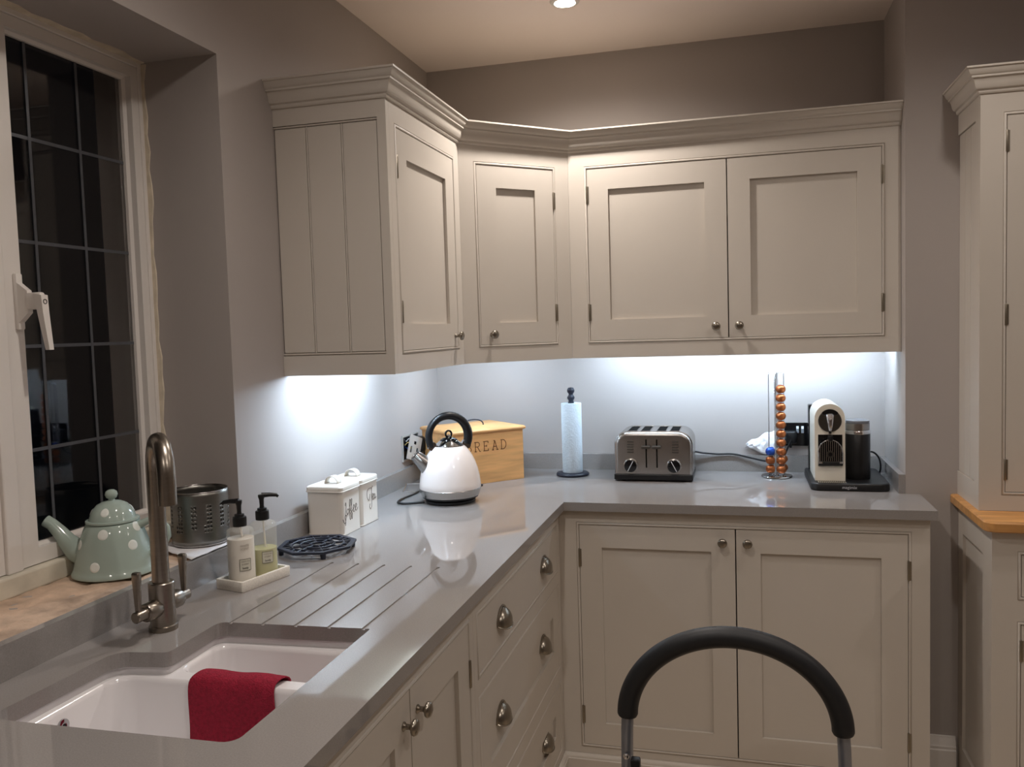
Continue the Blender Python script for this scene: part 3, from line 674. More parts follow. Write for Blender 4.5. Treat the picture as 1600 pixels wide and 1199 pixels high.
# ------------------------------------------------------------------ soap dish and bottles
t = thing('soap_tray', 'white speckled stone tray holding two soap bottles beside the drainer', 'tray', (0.1245, -1.580, ZC), math.radians(76.5))
b = MB(); o4 = rrect(-0.0735, 0.0735, -0.0405, 0.0405, 0.004, 3); i4 = rrect(-0.0665, 0.0665, -0.0335, 0.0335, 0.003, 3)
loft(b, [[(p[0]*.985, p[1]*.98, 0.0003) for p in o4], [(p[0], p[1], 0.002) for p in o4], [(p[0], p[1], 0.0215) for p in o4], [(p[0]*.993, p[1]*.99, 0.0225) for p in o4], [(p[0], p[1], 0.0225) for p in i4], [(p[0], p[1], 0.009) for p in i4]])
b.build('dish', 'stone_dish', t, smooth=35)
TRAY = Matrix.Translation((0.1245, -1.580, ZC)) @ Matrix.Rotation(math.radians(76.5), 4, 'Z')
def soap(lx, label, liquid, fill, nozz, fillmat, name):
    p = TRAY @ Vector((lx, 0, 0.0092))
    t = thing(name, label, 'bottle', p, 0, 'soap bottles on the tray')
    R0, hh = 0.0298, 0.128
    body = MB().lathe([(0, 0), (0.0275, 0), (R0, 0.002), (R0, 0.112), (0.0285, 0.118), (0.022, 0.123), (0.0125, 0.126), (0.0125, 0.130)], n=40).build('bottle', 'clear_plastic', t, smooth=40)
    MB().lathe([(0, 0.0034), (0.0284, 0.0034), (0.0284, fill), (0, fill)], n=40).build('liquid', fillmat, t, smooth=40)
    MB().lathe([(0.0131, 0.1265), (0.0150, 0.1265), (0.0152, 0.144), (0.0145, 0.1465), (0.0105, 0.1475), (0.0105, 0.1525), (0.0055, 0.1535), (0.0048, 0.158), (0.0055, 0.172), (0.0075, 0.178), (0.0075, 0.183), (0, 0.1845)], n=24).build('pump_cap', 'black_plastic', t, smooth=35)
    a = nozz; e = Vector((math.cos(a), math.sin(a), 0))
    MB().tube([(0, 0, 0.1815), tuple(e*0.018+Vector((0, 0, 0.1815))), tuple(e*0.033+Vector((0, 0, 0.1795))), tuple(e*0.037+Vector((0, 0, 0.176)))], [0.0062, 0.0050, 0.0042, 0.0036], 12).build('nozzle', 'black_plastic', t, smooth=50)
    MB().tube([(0.002, 0.004, fill), (0.0, 0.002, 0.126)], 0.0022, 8).build('dip_tube', 'lotion', t, smooth=60)
    ca = math.atan2(CAM.y-p.y, CAM.x-p.x)+math.radians(15)
    def wrap(mb, r, zc, a0): return mb.xf(lambda q: ((r+q.z)*math.cos(a0+q.x/r), (r+q.z)*math.sin(a0+q.x/r), zc+q.y))
    # framed label
    b = MB(); k = 8; vs = []
    for j in (0, 1):
        for i in range(k+1): vs.append((-0.0125+0.025*i/k, -0.013+0.026*j, 0.0002))
    b.add(vs, [(i, i+1, k+2+i, k+1+i) for i in range(k)]); lb = wrap(b, R0, 0.045, ca).build('label', 'label_paper', body)
    b = MB()
    for (x0, x1, y0, y1) in ((-0.0125, 0.0125, 0.0122, 0.013), (-0.0125, 0.0125, -0.013, -0.0122), (-0.0125, -0.0117, -0.013, 0.013), (0.0117, 0.0125, -0.013, 0.013)):
        kk = 8
        b.add([(x0+(x1-x0)*i/kk, y, 0.0004) for y in (y0, y1) for i in range(kk+1)], [(i, i+1, kk+2+i, kk+1+i) for i in range(kk)])
    wrap(b, R0, 0.045, ca).build('label_border', 'ink', body)
    for tx, sz, zc, mt in (('WHITE', 0.0062, 0.087, 'grey_ink'), ('SCENT', 0.0062, 0.080, 'grey_ink'), ('WHITE TEA', 0.0038, 0.0525, 'grey_ink'), ('& SCENT', 0.0038, 0.0465, 'grey_ink'), ('body', 0.0065, 0.038, 'ink')):
        if name == 'hand_soap_bottle' and zc > 0.06: continue
        wrap(textmesh(tx, sz, 0.0001).xf(lambda q: (q.x, q.y, q.z+0.0006)), R0, zc, ca).build('lettering', mt, body)
soap(-0.034, 'pump bottle nearly full of cream lotion on the white tray', None, 0.100, math.radians(195), 'lotion', 'lotion_bottle')
soap(0.034, 'half-empty pump bottle of yellow-green soap on the white tray', None, 0.062, math.radians(35), 'soap_green', 'hand_soap_bottle')

# ------------------------------------------------------------------ iron trivet
t = thing('trivet', 'dark navy octagonal cast iron trivet lying beside the storage tins', 'trivet', (0.138, -1.308, ZC), math.radians(14))
oc = lambda r, z, k=8, a0=PI/8: [(r*math.cos(a0+2*PI*i/k), r*math.sin(a0+2*PI*i/k), z) for i in range(k)]
b = MB().prism([p[:2] for p in oc(0.100, 0)], 0.0135, 0.0195, [[p[:2] for p in oc(0.0875, 0)]])
b.build('rim', 'iron', t)
b = MB()
for i in range(8):
    a = PI/8+2*PI*i/8; b.tube([(0.018*math.cos(a), 0.018*math.sin(a), 0.0165), (0.092*math.cos(a), 0.092*math.sin(a), 0.0165)], 0.0030, 6)
b.build('spokes', 'iron', t, smooth=60)
for r in (0.018, 0.043, 0.066): MB().tube([(r*math.cos(2*PI*i/32), r*math.sin(2*PI*i/32), 0.0168) for i in range(32)], 0.0034, 6, closed=True).build('ring', 'iron', t, smooth=60)
for i in range(8):
    a = 2*PI*i/8; MB().tube([(0.077*math.cos(a)+0.010*math.cos(q*PI/6), 0.077*math.sin(a)+0.010*math.sin(q*PI/6), 0.0168) for q in range(12)], 0.0026, 6, closed=True).build('scroll', 'iron', t, smooth=60)
for i in range(4):
    a = PI/8+PI/2*i; MB().lathe([(0, 0.0002), (0.006, 0.0002), (0.0065, 0.004), (0.0075, 0.0135), (0, 0.0135)], (0.090*math.cos(a), 0.090*math.sin(a), 0), 12).build('foot', 'iron', t, smooth=50)

# ------------------------------------------------------------------ storage tins
SCRIPT = {
 'Coffee': [[(-.50, -.30), (-.46, -.38), (-.40, -.50), (-.34, -.42), (-.30, -.22), (-.33, -.16), (-.38, -.24), (-.34, -.42), (-.36, -.60)], [(-.34, .22), (-.30, .36), (-.28, .22), (-.32, -.02), (-.34, -.14), (-.28, -.20), (-.22, -.10)],
            [(-.20, .06), (-.25, .0), (-.25, -.12), (-.20, -.17), (-.14, -.08), (-.14, .02), (-.20, .06)], [(-.14, -.02), (-.06, .16), (-.02, .38), (-.05, .42), (-.08, .28), (-.09, -.12), (-.08, -.40), (-.05, -.42), (-.03, -.26), (-.06, -.12)],
            [(-.06, -.08), (.04, .16), (.08, .38), (.05, .42), (.02, .28), (.01, -.12), (.02, -.40), (.05, -.42), (.07, -.26), (.04, -.10), (.12, -.06)],
            [(.12, -.06), (.20, .02), (.21, .10), (.17, .13), (.13, .02), (.14, -.12), (.19, -.17), (.26, -.08)], [(.26, -.06), (.34, .04), (.35, .12), (.31, .15), (.27, .04), (.28, -.11), (.33, -.15), (.42, -.04)]],
 'Tea': [[(-.10, .22), (-.14, .02), (-.24, -.06), (-.34, .08), (-.36, .32), (-.28, .48), (-.12, .52), (.08, .50), (.16, .58)], [(.08, .50), (.04, .20), (.05, -.14), (.02, -.42), (-.08, -.52), (-.16, -.42), (-.12, -.26)],
         [(.10, .0), (.20, .08), (.20, .18), (.14, .18), (.10, .06), (.12, -.08), (.18, -.12), (.26, -.02)], [(.36, .14), (.29, .14), (.25, .02), (.27, -.09), (.33, -.06), (.37, .12), (.36, -.04), (.40, -.10), (.46, -.02)]]}
def smoothline(p, n=5):
    out = []
    for i in range(len(p)-1):
        p0, p1, p2, p3 = p[max(0, i-1)], p[i], p[i+1], p[min(len(p)-1, i+2)]
        for j in range(n):
            t_ = j/n; out.append(tuple(0.5*((2*p1[k])+(-p0[k]+p2[k])*t_+(2*p0[k]-5*p1[k]+4*p2[k]-p3[k])*t_**2+(-p0[k]+3*p1[k]-3*p2[k]+p3[k])*t_**3) for k in (0, 1)))
    return out+[p[-1]]
def tin(word, label, loc, sc, dz, ty):
    t = thing('storage_tin', label, 'tin', loc, math.radians(-2), 'lettered storage tins')
    a = 0.0545
    b = MB(); rr4 = lambda e, z: [(p[0], p[1], z) for p in rrect(-a-e, a+e, -a-e, a+e, 0.012, 5)]
    loft(b, [rr4(-.0006, 0.0003), rr4(.0012, 0.001), rr4(.0012, 0.0035), rr4(0, 0.005), rr4(0, 0.121)])
    bd = b.build('body', 'white_enamel', t, smooth=40)
    b = MB(); loft(b, [rr4(.0012, 0.1195), rr4(.0028, 0.1200), rr4(.0028, 0.1225), rr4(.0018, 0.1235), rr4(.0018, 0.1330), rr4(-.0005, 0.1358), rr4(-.004, 0.1365)])
    ld = b.build('lid', 'white_enamel', t, smooth=40)
    st = []
    for q in range(13):
        th = PI*q/12; st.append((0.0185*math.cos(th), 0.020*math.sin(th)+0.1362))
    b = MB(); vs = []
    for (x, z) in st:
        for y in (-0.0125, 0.0125): vs.append((x, y, z))
    b.add(vs, [(2*i, 2*i+2, 2*i+3, 2*i+1) for i in range(12)])
    o = b.build('handle', 'white_enamel', ld, smooth=60); sm = o.modifiers.new('thickness', 'SOLIDIFY'); sm.thickness = 0.0018; sm.offset = 1
    b = MB()
    for ln in SCRIPT[word]:
        q = smoothline(ln); b.tube([(a+0.0001, p[0]*sc[0]+ty, p[1]*sc[1]+dz) for p in q], 0.00075, 5, flat=1.0)
    b.build('lettering', 'ink', bd)
    return t
tin('Coffee', 'white enamel storage tin lettered Coffee', (0.0845, -1.1045, ZC), (0.096, 0.066), 0.066, -0.004)
tin('Tea', 'white enamel storage tin lettered Tea', (0.0880, -0.9890, ZC), (0.070, 0.058), 0.072, 0.006)

# ------------------------------------------------------------------ kettle and its base
KR = math.radians(214); KP = (0.276, -0.668, ZC)
t = thing('kettle', 'glossy white pyramid kettle with black hoop handle and steel band', 'kettle', KP, KR)
MB().lathe([(0, 0.0003), (0.074, 0.0003), (0.080, 0.003), (0.081, 0.010), (0.076, 0.0135), (0, 0.0135)], n=48).build('power_base', 'black_plastic', t, smooth=40)
cp = [(0.276-0.074, -0.668-0.045, ZC+0.0045), (0.155, -0.735, ZC+0.0042), (0.128, -0.738, ZC+0.0042), (0.112, -0.715, ZC+0.0042), (0.108, -0.66, ZC+0.0042), (0.115, -0.58, ZC+0.0042), (0.112, -0.50, ZC+0.0042), (0.085, -0.42, ZC+0.0042), (0.06, -0.34, ZC+0.006), (0.045, -0.29, ZC+0.04), (0.040, -0.272, 1.02)]
sp3 = []
for i in range(len(cp)-1):
    p0, p1, p2, p3 = [Vector(cp[max(0, min(len(cp)-1, k))]) for k in (i-1, i, i+1, i+2)]
    for j in range(6):
        u = j/6; sp3.append(0.5*((2*p1)+(-p0+p2)*u+(2*p0-5*p1+4*p2-p3)*u*u+(-p0+3*p1-3*p2+p3)*u**3))
sp3.append(Vector(cp[-1]))
MI = (Matrix.Translation(KP) @ Matrix.Rotation(KR, 4, 'Z')).inverted()
MB().tube([MI @ p for p in sp3], 0.0036, 8).build('cord', 'black_plastic', t, smooth=60)
KETTLE_FIRST = set(C.objects)
MB().lathe([(0, 0), (0.082, 0.0), (0.090, 0.004), (0.0905, 0.008), (0.086, 0.010), (0, 0.010)], n=48).build('foot', 'black_plastic', t, smooth=40)
MB().lathe([(0.0890, 0.008), (0.0925, 0.009), (0.0985, 0.026), (0.1003, 0.0325), (0.0990, 0.0345), (0.0890, 0.0345)], n=64, closed=True).build('band', 'steel', t, smooth=40)
KB = [(0.0992, 0.0335), (0.1003, 0.0365), (0.0990, 0.050), (0.0960, 0.072), (0.0905, 0.096), (0.0830, 0.118), (0.0740, 0.137), (0.0640, 0.1525), (0.0555, 0.1625), (0.0500, 0.1670), (0.0480, 0.1678)]
body = MB().lathe([(0, 0.0335)]+KB+[(0, 0.1678)], n=64).build('body', 'white_gloss', t, smooth=50)
lid = MB().lathe([(0.0, 0.1670), (0.0470, 0.1670), (0.0470, 0.1710), (0.0440, 0.1735), (0.0360, 0.1800), (0.0290, 0.1850), (0, 0.1850)], n=48).build('lid', 'chrome', t, smooth=30)
MB().lathe([(0, 0.184), (0.0290, 0.1845), (0.0275, 0.1880), (0.0190, 0.1935), (0.0080, 0.1960), (0, 0.1962)], n=40).build('lid_cap', 'black_gloss', lid, smooth=50)
MB().tube([(0.0098*math.cos(2*PI*i/24), 0, 0.2062+0.0105*math.sin(2*PI*i/24)) for i in range(24)], 0.0032, 10, closed=True, ref=(0, 1, 0)).build('lid_loop', 'black_gloss', lid, smooth=80)
MB().lathe([(0, 0.192), (0.004, 0.194), (0.0035, 0.203), (0, 0.2045)], n=14).build('lid_pin', 'chrome', lid, smooth=50)
hpnt = [(0.0655*math.cos(math.radians(a)), 0, 0.1985+0.067*math.sin(math.radians(a))) for a in range(-28, 209, 8)]
hd = MB().tube(hpnt, [0.0118+0.0028*max(0, min(1, (i-10)/14)) for i in range(len(hpnt))], 16, ref=(0, 1, 0)).build('handle', 'black_plastic', t, smooth=60)
for sg in (1, -1):
    b = MB(); loft(b, [[(sg*x, y, z) for x, y, z in ((0.040, -.010, .158), (0.052, -.012, .150), (0.052, .012, .150), (0.040, .010, .158))], [(sg*x, y, z) for x, y, z in ((0.044, -.009, .178), (0.070, -.011, .163), (0.070, .011, .163), (0.044, .009, .178))], [(sg*x, y, z) for x, y, z in ((0.050, -.008, .184), (0.068, -.009, .180), (0.068, .009, .180), (0.050, .008, .184))]])
    b.build('handle_bracket', 'chrome', hd, smooth=50)
MB().tube([(0.056, 0, 0.090), (0.070, 0, 0.104), (0.090, 0, 0.1240), (0.1130, 0, 0.1460)], [0.031, 0.0290, 0.0235, 0.0175], 28, cap=False).tube([(0.1130, 0, 0.1460), (0.110, 0, 0.143), (0.090, 0, 0.124)], [0.0175, 0.0156, 0.019], 28, cap=False).build('spout', 'steel', t, smooth=60)
# dark water gauge down the back of the body
vs = []; gz = [0.045+0.110*i/14 for i in range(15)]
for z in gz:
    r = onprof(KB, z)+0.0009
    for a in (-0.085, 0.085): vs.append((r*math.cos(PI+0.25+a), r*math.sin(PI+0.25+a), z))
MB().add(vs, [(2*i, 2*i+1, 2*i+3, 2*i+2) for i in range(14)]).build('water_gauge', 'black_gloss', body, smooth=60)
MB().box(-0.109, -0.097, -0.006, 0.006, 0.026, 0.034, 0.002).build('switch', 'black_plastic', t)
for o in t.children:
    if o not in KETTLE_FIRST: o.location.z = 0.0136     # the kettle sits on its power base

# small chrome wire rack behind the kettle
t = thing('wire_stand', 'small chrome wire stand lying on the worktop behind the kettle', 'stand', (0.098, -0.515, ZC), math.radians(10))
b = MB()
for ln in ([(-0.042, -0.03, 0.003), (0.042, -0.03, 0.003)], [(-0.042, 0.03, 0.020), (0.042, 0.03, 0.020)], [(-0.042, -0.03, 0.003), (-0.042, 0.03, 0.020)], [(0.042, -0.03, 0.003), (0.042, 0.03, 0.020)], [(-0.042, 0.03, 0.020), (-0.042, 0.032, 0.002)], [(0.042, 0.03, 0.020), (0.042, 0.032, 0.002)]):
    b.tube(ln, 0.0018, 8)
b.build('wire_frame', 'chrome', t, smooth=60)

# ------------------------------------------------------------------ bread bin
BA = math.radians(46.2)
t = thing('bread_bin', 'pale wooden bread bin lettered BREAD set across the corner', 'bread bin', (0.219, -0.247, ZC), BA)
bw, bd_, bh = 0.1440, 0.1270, 0.184
MB().slab(-bw, bw, 0.0005, bh, 0, 0.014, []).xf(lambda p: (p[0], -bd_+p[1], p[2])).build('front_board', 'bread_wood', t)
MB().slab(-bw, bw, 0.0005, bh, 0, 0.014, []).xf(lambda p: (p[0], bd_-p[1], p[2])).build('back_board', 'bread_wood', t)
for sg in (-1, 1): MB().box(sg*bw, sg*(bw-0.014), -bd_+0.0142, bd_-0.0142, 0.0005, bh).build('side_board', 'bread_wood', t)
MB().box(-bw+0.0145, bw-0.0145, -bd_+0.0145, bd_-0.0145, 0.004, 0.012).build('bottom_board', 'bread_wood', t)
b = MB(); lp = lambda e, z: [(p[0], p[1], z) for p in rrect(-bw-0.010+e, bw+0.010-e, -bd_-0.010+e, bd_+0.002-e, 0.004, 3)]
loft(b, [lp(0.006, bh+0.0003), lp(0.002, bh+0.001), lp(0, bh+0.005), lp(0.001, bh+0.009), lp(0.005, bh+0.0125), lp(0.010, bh+0.0140)])
lid = b.build('lid', 'bread_wood', t, smooth=50)
MB().tube([(-0.044*math.cos(PI*i/14), -0.01, bh+0.0135+0.023*math.sin(PI*i/14)**0.8) for i in range(15)], 0.0024, 8, ref=(0, 1, 0)).build('lid_handle', 'iron', lid, smooth=60)
def seg_arc(cx, cy, rx, ry): return [(cx+rx*math.sin(PI*i/10), cy+ry*math.cos(PI*i/10)) for i in range(11)]
GL = {'B': [[(.12, 0), (.12, 1)], [(0, 0), (.40, 0)], [(0, 1), (.38, 1)], seg_arc(.38, .765, .22, .235), [(.12, .53), (.42, .53)], seg_arc(.40, .265, .28, .265)],
      'R': [[(.12, 0), (.12, 1)], [(0, 0), (.28, 0)], [(0, 1), (.38, 1)], seg_arc(.38, .75, .24, .25), [(.12, .5), (.38, .5)], [(.36, .5), (.64, 0)], [(.60, 0), (.76, 0)]],
      'E': [[(.12, 0), (.12, 1)], [(0, 0), (.62, 0)], [(0, 1), (.60, 1)], [(.12, .52), (.42, .52)], [(.62, 0), (.62, .22)], [(.60, 1), (.60, .80)], [(.42, .42), (.42, .62)]],
      'A': [[(.10, 0), (.36, 1)], [(.36, 1), (.66, 0)], [(.2, .36), (.55, .36)], [(0, 0), (.22, 0)], [(.53, 0), (.78, 0)], [(.20, 1), (.38, 1)]],
      'D': [[(.12, 0), (.12, 1)], [(0, 0), (.32, 0)], [(0, 1), (.32, 1)], seg_arc(.32, .5, .36, .5)]}
lh = 0.0335
for i, ch in enumerate('BREAD'):
    b = MB()
    for ln in GL[ch]:
        b.tube([((-0.0960+i*0.0360)+p[0]*lh*1.0, -bd_-0.00005, 0.118+p[1]*lh) for p in ln], 0.0013, 6)
    b.build('letter', 'burnt', t.children[0])

# ------------------------------------------------------------------ paper towel
t = thing('towel_holder', 'dark turned wooden kitchen roll holder in front of the back wall', 'holder', (0.578, -0.150, ZC))
MB().lathe([(0, 0.0003), (0.058, 0.0003), (0.061, 0.003), (0.061, 0.008), (0.057, 0.012), (0.0, 0.0125)], n=40).build('base', 'iron', t, smooth=40)
MB().lathe([(0, 0.0125), (0.011, 0.0125), (0.011, 0.276), (0, 0.276)], n=20).build('pole', 'iron', t, smooth=40)
MB().lathe([(0.0, 0.272), (0.0095, 0.274), (0.0095, 0.281), (0.0135, 0.287), (0.0140, 0.293), (0.0085, 0.301), (0.0085, 0.305), (0.0135, 0.312), (0.0142, 0.319), (0.0100, 0.327), (0.0, 0.3295)], n=20).build('finial', 'iron', t, smooth=30)
t = tag(MB().lathe([(0.0125, 0.0), (0.0365, 0.0), (0.0375, 0.002), (0.0378, 0.13), (0.0375, 0.256), (0.0365, 0.258), (0.0190, 0.258), (0.0185, 0.255), (0.0125, 0.255)], n=48, closed=True).build('kitchen_roll', 'tissue', None, smooth=40, org=(0, 0, 0)), 'pale blue-white kitchen paper roll standing on its dark holder', 'paper roll')
t.location = (0.578, -0.150, ZC+0.0128)

# ------------------------------------------------------------------ toaster
t = thing('toaster', 'four-slot brushed steel toaster with two black dials', 'toaster', (0.8865, -0.160, ZC))
wv, dv = 0.1365, 0.0990
MB().box(-wv-0.001, wv+0.001, -dv-0.003, dv, 0.0045, 0.0275, 0.004).build('plinth', 'black_plastic', t)
for x in (-0.105, 0.105):
    for y in (-0.08, 0.08): MB().lathe([(0, 0.0003), (0.009, 0.0003), (0.010, 0.005), (0, 0.005)], (x, y, 0), 12).build('foot', 'black_plastic', t)
arch = lambda e, r: [(-wv+e, 0.028)]+arc(-wv+e+r, 0.176-e-r, r, 180, 90, 8)+arc(wv-e-r, 0.176-e-r, r, 90, 0, 8)+[(wv-e, 0.028)]
def archloft(name, spec, m, parent, sm=40):
    b = MB(); loft(b, [[(p[0], y, p[1]) for p in arch(e, r)] for y, e, r in spec]); return b.build(name, m, parent, smooth=sm)
archloft('shell', [(-dv+0.012, 0.003, 0.044), (-dv+0.014, 0.0, 0.046), (dv-0.004, 0.0, 0.046), (dv, 0.004, 0.044)], 'steel', t)
fp = archloft('front_panel', [(-dv+0.0135, 0.0025, 0.046), (-dv+0.004, 0.0025, 0.046), (-dv-0.001, 0.008, 0.042), (-dv-0.002, 0.014, 0.038), (-dv-0.0023, 0.017, 0.036)], 'steel', t, 60)
FY = -dv-0.0023
for x in (-0.0735, -0.0275, 0.0285, 0.0745):
    b = MB().rectframe(x-0.0175, x+0.0175, -0.072, 0.075, [(0, 0.0), (0, 0.0012), (0.002, 0.0012), (0.0025, 0.0)]).xf(lambda p: (p[0], p[2], 0.1761+p[1])); b.build('slot_rim', 'steel', t)
    MB().box(x-0.0155, x+0.0155, -0.070, 0.073, 0.1758, 0.1766).build('slot', 'slot_dark', t)
for x in (-0.0225, 0.0145):
    MB().box(x-0.0024, x+0.0024, FY-0.0004, FY+0.002, 0.050, 0.150).build('lever_slot', 'slot_dark', fp)
    b = MB().box(x-0.0155, x+0.0155, FY-0.020, FY-0.0065, 0.119, 0.129, 0.003).box(x-0.003, x+0.003, FY-0.007, FY+0.001, 0.121, 0.127); b.build('lever', 'button_dark', t, smooth=40)
MBy = Matrix.Rotation(PI/2, 3, 'X')
for x, a in ((-0.0770, 62), (0.0735, 118)):
    k = MB().lathe([(0, 0), (0.0255, 0), (0.0255, 0.002), (0.0238, 0.003), (0.0238, 0.012), (0.0225, 0.0135), (0.0215, 0.0135)], (x, FY, 0.0575), 32, MBy).build('dial_ring', 'steel', fp, smooth=35)
    MB().lathe([(0.0216, 0.006), (0.0216, 0.0155), (0.0200, 0.0165), (0, 0.0165)], (x, FY, 0.0575), 32, MBy).build('dial', 'black_gloss', fp, smooth=35)
    c, s_ = math.cos(math.radians(a)), math.sin(math.radians(a))
    MB().tube([(x-0.020*c, FY-0.0168, 0.0575-0.020*s_), (x+0.020*c, FY-0.0168, 0.0575+0.020*s_)], 0.0013, 6).build('dial_pointer', 'logo_grey', fp)
for x in (-0.078, 0.078):
    for i in range(5): MB().box(x-0.0115, x+0.0115, FY-0.0022, FY+0.001, 0.1025+i*0.0092, 0.1075+i*0.0092, 0.0015).build('button', 'button_dark', fp, smooth=40)
MI = Matrix.Translation((-0.8865, 0.160, -ZC))
def spline(cp, n=6):
    out = []
    for i in range(len(cp)-1):
        p0, p1, p2, p3 = [Vector(cp[max(0, min(len(cp)-1, k))]) for k in (i-1, i, i+1, i+2)]
        for j in range(n):
            u = j/n; out.append(0.5*((2*p1)+(-p0+p2)*u+(2*p0-5*p1+4*p2-p3)*u*u+(-p0+3*p1-3*p2+p3)*u**3))
    return out+[Vector(cp[-1])]
MB().tube([MI @ p for p in spline([(1.000, -0.062, 0.955), (1.012, -0.045, 0.985), (1.05, -0.034, 0.980), (1.10, -0.028, 0.9755), (1.16, -0.027, 0.9755), (1.22, -0.030, 0.963), (1.28, -0.034, 0.952), (1.33, -0.034, 0.965), (1.350, -0.036, 1.005), (1.362, -0.038, 1.03)])], 0.0036, 8).build('cord', 'black_plastic', t, smooth=60)

# ------------------------------------------------------------------ capsule rack
RCx, RCy = 1.3075, -0.118
t = thing('capsule_rack', 'chrome wire coffee capsule rack with round base', 'rack', (RCx, RCy, ZC))
MB().lathe([(0, 0.0003), (0.050, 0.0003), (0.0535, 0.003), (0.052, 0.0055), (0.020, 0.009), (0, 0.0095)], n=48).build('base', 'chrome', t, smooth=50)
MB().tube([(0, 0, 0.009), (0, 0, 0.372)], 0.0028, 10).build('pole', 'chrome', t, smooth=60)
OFF = 0.0265; CZ0, CDZ = 0.0300, 0.0315
for k in range(4):
    a = math.radians(-55+90*k); e = Vector((math.cos(a), math.sin(a), 0)); s_ = Vector((-e.y, e.x, 0))
    for sg in (-1, 1):
        pq = e*(OFF-0.0095)+s_*sg*0.0195
        MB().tube([tuple(e*0.004+Vector((0, 0, 0.370))), tuple(pq*0.9+Vector((0, 0, 0.372))), tuple(pq+Vector((0, 0, 0.366))), tuple(pq+Vector((0, 0, 0.20))), tuple(pq+Vector((0, 0, 0.008)))], 0.00155, 8).build('wire', 'chrome', t, smooth=50)
    MB().tube([tuple(e*(OFF-0.0095)+s_*x+Vector((0, 0, 0.0115))) for x in (-0.0195, 0, 0.0195)], 0.0015, 8).build('stop_wire', 'chrome', t, smooth=60)
def capmesh(m):
    Mt = Matrix.Rotation(PI/2, 3, 'Y')
    return MB().lathe([(0, 0), (0.0152, 0.0), (0.0154, 0.004), (0.0151, 0.010), (0.0140, 0.0160), (0.0122, 0.0200), (0.0095, 0.0225), (0.0050, 0.0242), (0, 0.0245)], n=24, m=Mt).mesh('capsule', m, 40)
CAPS = {'o': capmesh('capsule_orange'), 'b': capmesh('capsule_blue')}
RIMM = MB().lathe([(0, -0.0006), (0.0154, -0.0006), (0.01565, 0.0), (0.0154, 0.0008), (0.0150, 0.0010), (0, 0.0010)], n=24, m=Matrix.Rotation(PI/2, 3, 'Y')).mesh('capsule_rim', 'foil', 40)
ORDN = ['bottom', 'second from bottom', 'third from bottom', 'fourth from bottom', 'fifth from bottom', 'fifth from top', 'fourth from top', 'third from top', 'second from top', 'topmost']
def capsule(k, lev, kind, label):
    a = math.radians(-55+90*k); e = Vector((math.cos(a), math.sin(a), 0))
    p = Vector((RCx, RCy, ZC))+e*(OFF-0.0085)+Vector((0, 0, CZ0+lev*CDZ))
    o = bpy.data.objects.new('coffee_capsule', None); C.objects.link(o); o.location = p; o.rotation_euler = (0, 0.0, a); o.empty_display_size = 0.02
    tag(o, label, 'capsule', 'coffee capsules in the rack')
    for nm, me in (('cup', CAPS[kind]), ('rim', RIMM)):
        c = bpy.data.objects.new(nm, me); C.objects.link(c); c.parent = o
for i in range(10): capsule(0, i, 'o', 'orange capsule, %s in the tall front right column of the rack' % ORDN[i])
capsule(3, 0, 'o', 'bottom orange capsule in the short front left column of the rack')
capsule(3, 1, 'o', 'orange capsule directly below the blue one in the rack')
capsule(3, 2, 'b', 'single blue capsule on top of the short left column')
capsule(1, 0, 'o', 'bottom orange capsule at the back right of the rack')
capsule(1, 1, 'o', 'upper orange capsule at the back right of the rack')

# ------------------------------------------------------------------ socket and plugs on the back wall
t = thing('wall_socket', 'black double wall socket behind the capsule rack', 'socket', (1.412, -0.0005, 1.0475), world=True)
MB().box(1.337, 1.487, -0.0085, -0.0005, 1.005, 1.090, 0.003).build('plate', 'black_gloss', t)
for x in (1.385, 1.402): MB().box(x-0.0045, x+0.0045, -0.0125, -0.0080, 1.052, 1.078, 0.001).build('switch', 'grey_plastic', t)
for x in (1.385, 1.402): MB().box(x-0.0042, x+0.0042, -0.0140, -0.0124, 1.068, 1.0775, 0.0008).build('switch_marker', 'paper', t)
for x, lb in ((1.360, 'black plug in the left half of the socket behind the capsule rack'), (1.447, 'black plug in the right half of the socket beside the coffee machine')):
    tt = thing('power_plug', lb, 'plug', (x, -0.0087, 1.040), group='plugs on the back wall')
    b = MB(); loft(b, [[(p[0], -y, p[1]) for p in rrect(-0.023*s_, 0.023*s_, -0.025*s_, 0.023*s_, 0.008, 4)] for y, s_ in ((0.0, 1), (0.016, 1), (0.026, .86), (0.029, .7))])
    b.build('body', 'black_plastic', tt, smooth=45)
    MB().tube([(0, -0.012, -0.022), (0, -0.012, -0.034), (0, -0.012, -0.040)], [0.006, 0.0048, 0.0040], 10).build('cord_grip', 'black_plastic', tt, smooth=50)

# white plastic bag leaning on the upstand behind the rack
b = MB(); vs = []; nx, ny = 14, 10; rr = random.Random(4)
for j in range(ny+1):
    for i in range(nx+1):
        f, g = i/nx, j/ny
        x = 1.205+0.115*f; zl = 0.9712+0.026*(1-f)**1.6+0.004*math.sin(f*9); zu = 1.012+0.060*f**0.8+0.004*math.sin(f*14)
        y = -0.006-0.012*math.sin(g*PI)*(0.6+0.4*math.sin(i*1.7))-0.004*rr.random()-0.008*(1-g)
        vs.append((x+0.004*math.sin(j*1.3), y, zl+(zu-zl)*g))
b.add(vs, [(j*(nx+1)+i, j*(nx+1)+i+1, (j+1)*(nx+1)+i+1, (j+1)*(nx+1)+i) for j in range(ny) for i in range(nx)])
o = b.build('plastic_bag', 'paper', smooth=35, org=(1.26, -0.012, 0.972)); sm = o.modifiers.new('thickness', 'SOLIDIFY'); sm.thickness = 0.0008
tag(o, 'crumpled white bag leaning against the wall behind the capsule rack', 'bag')

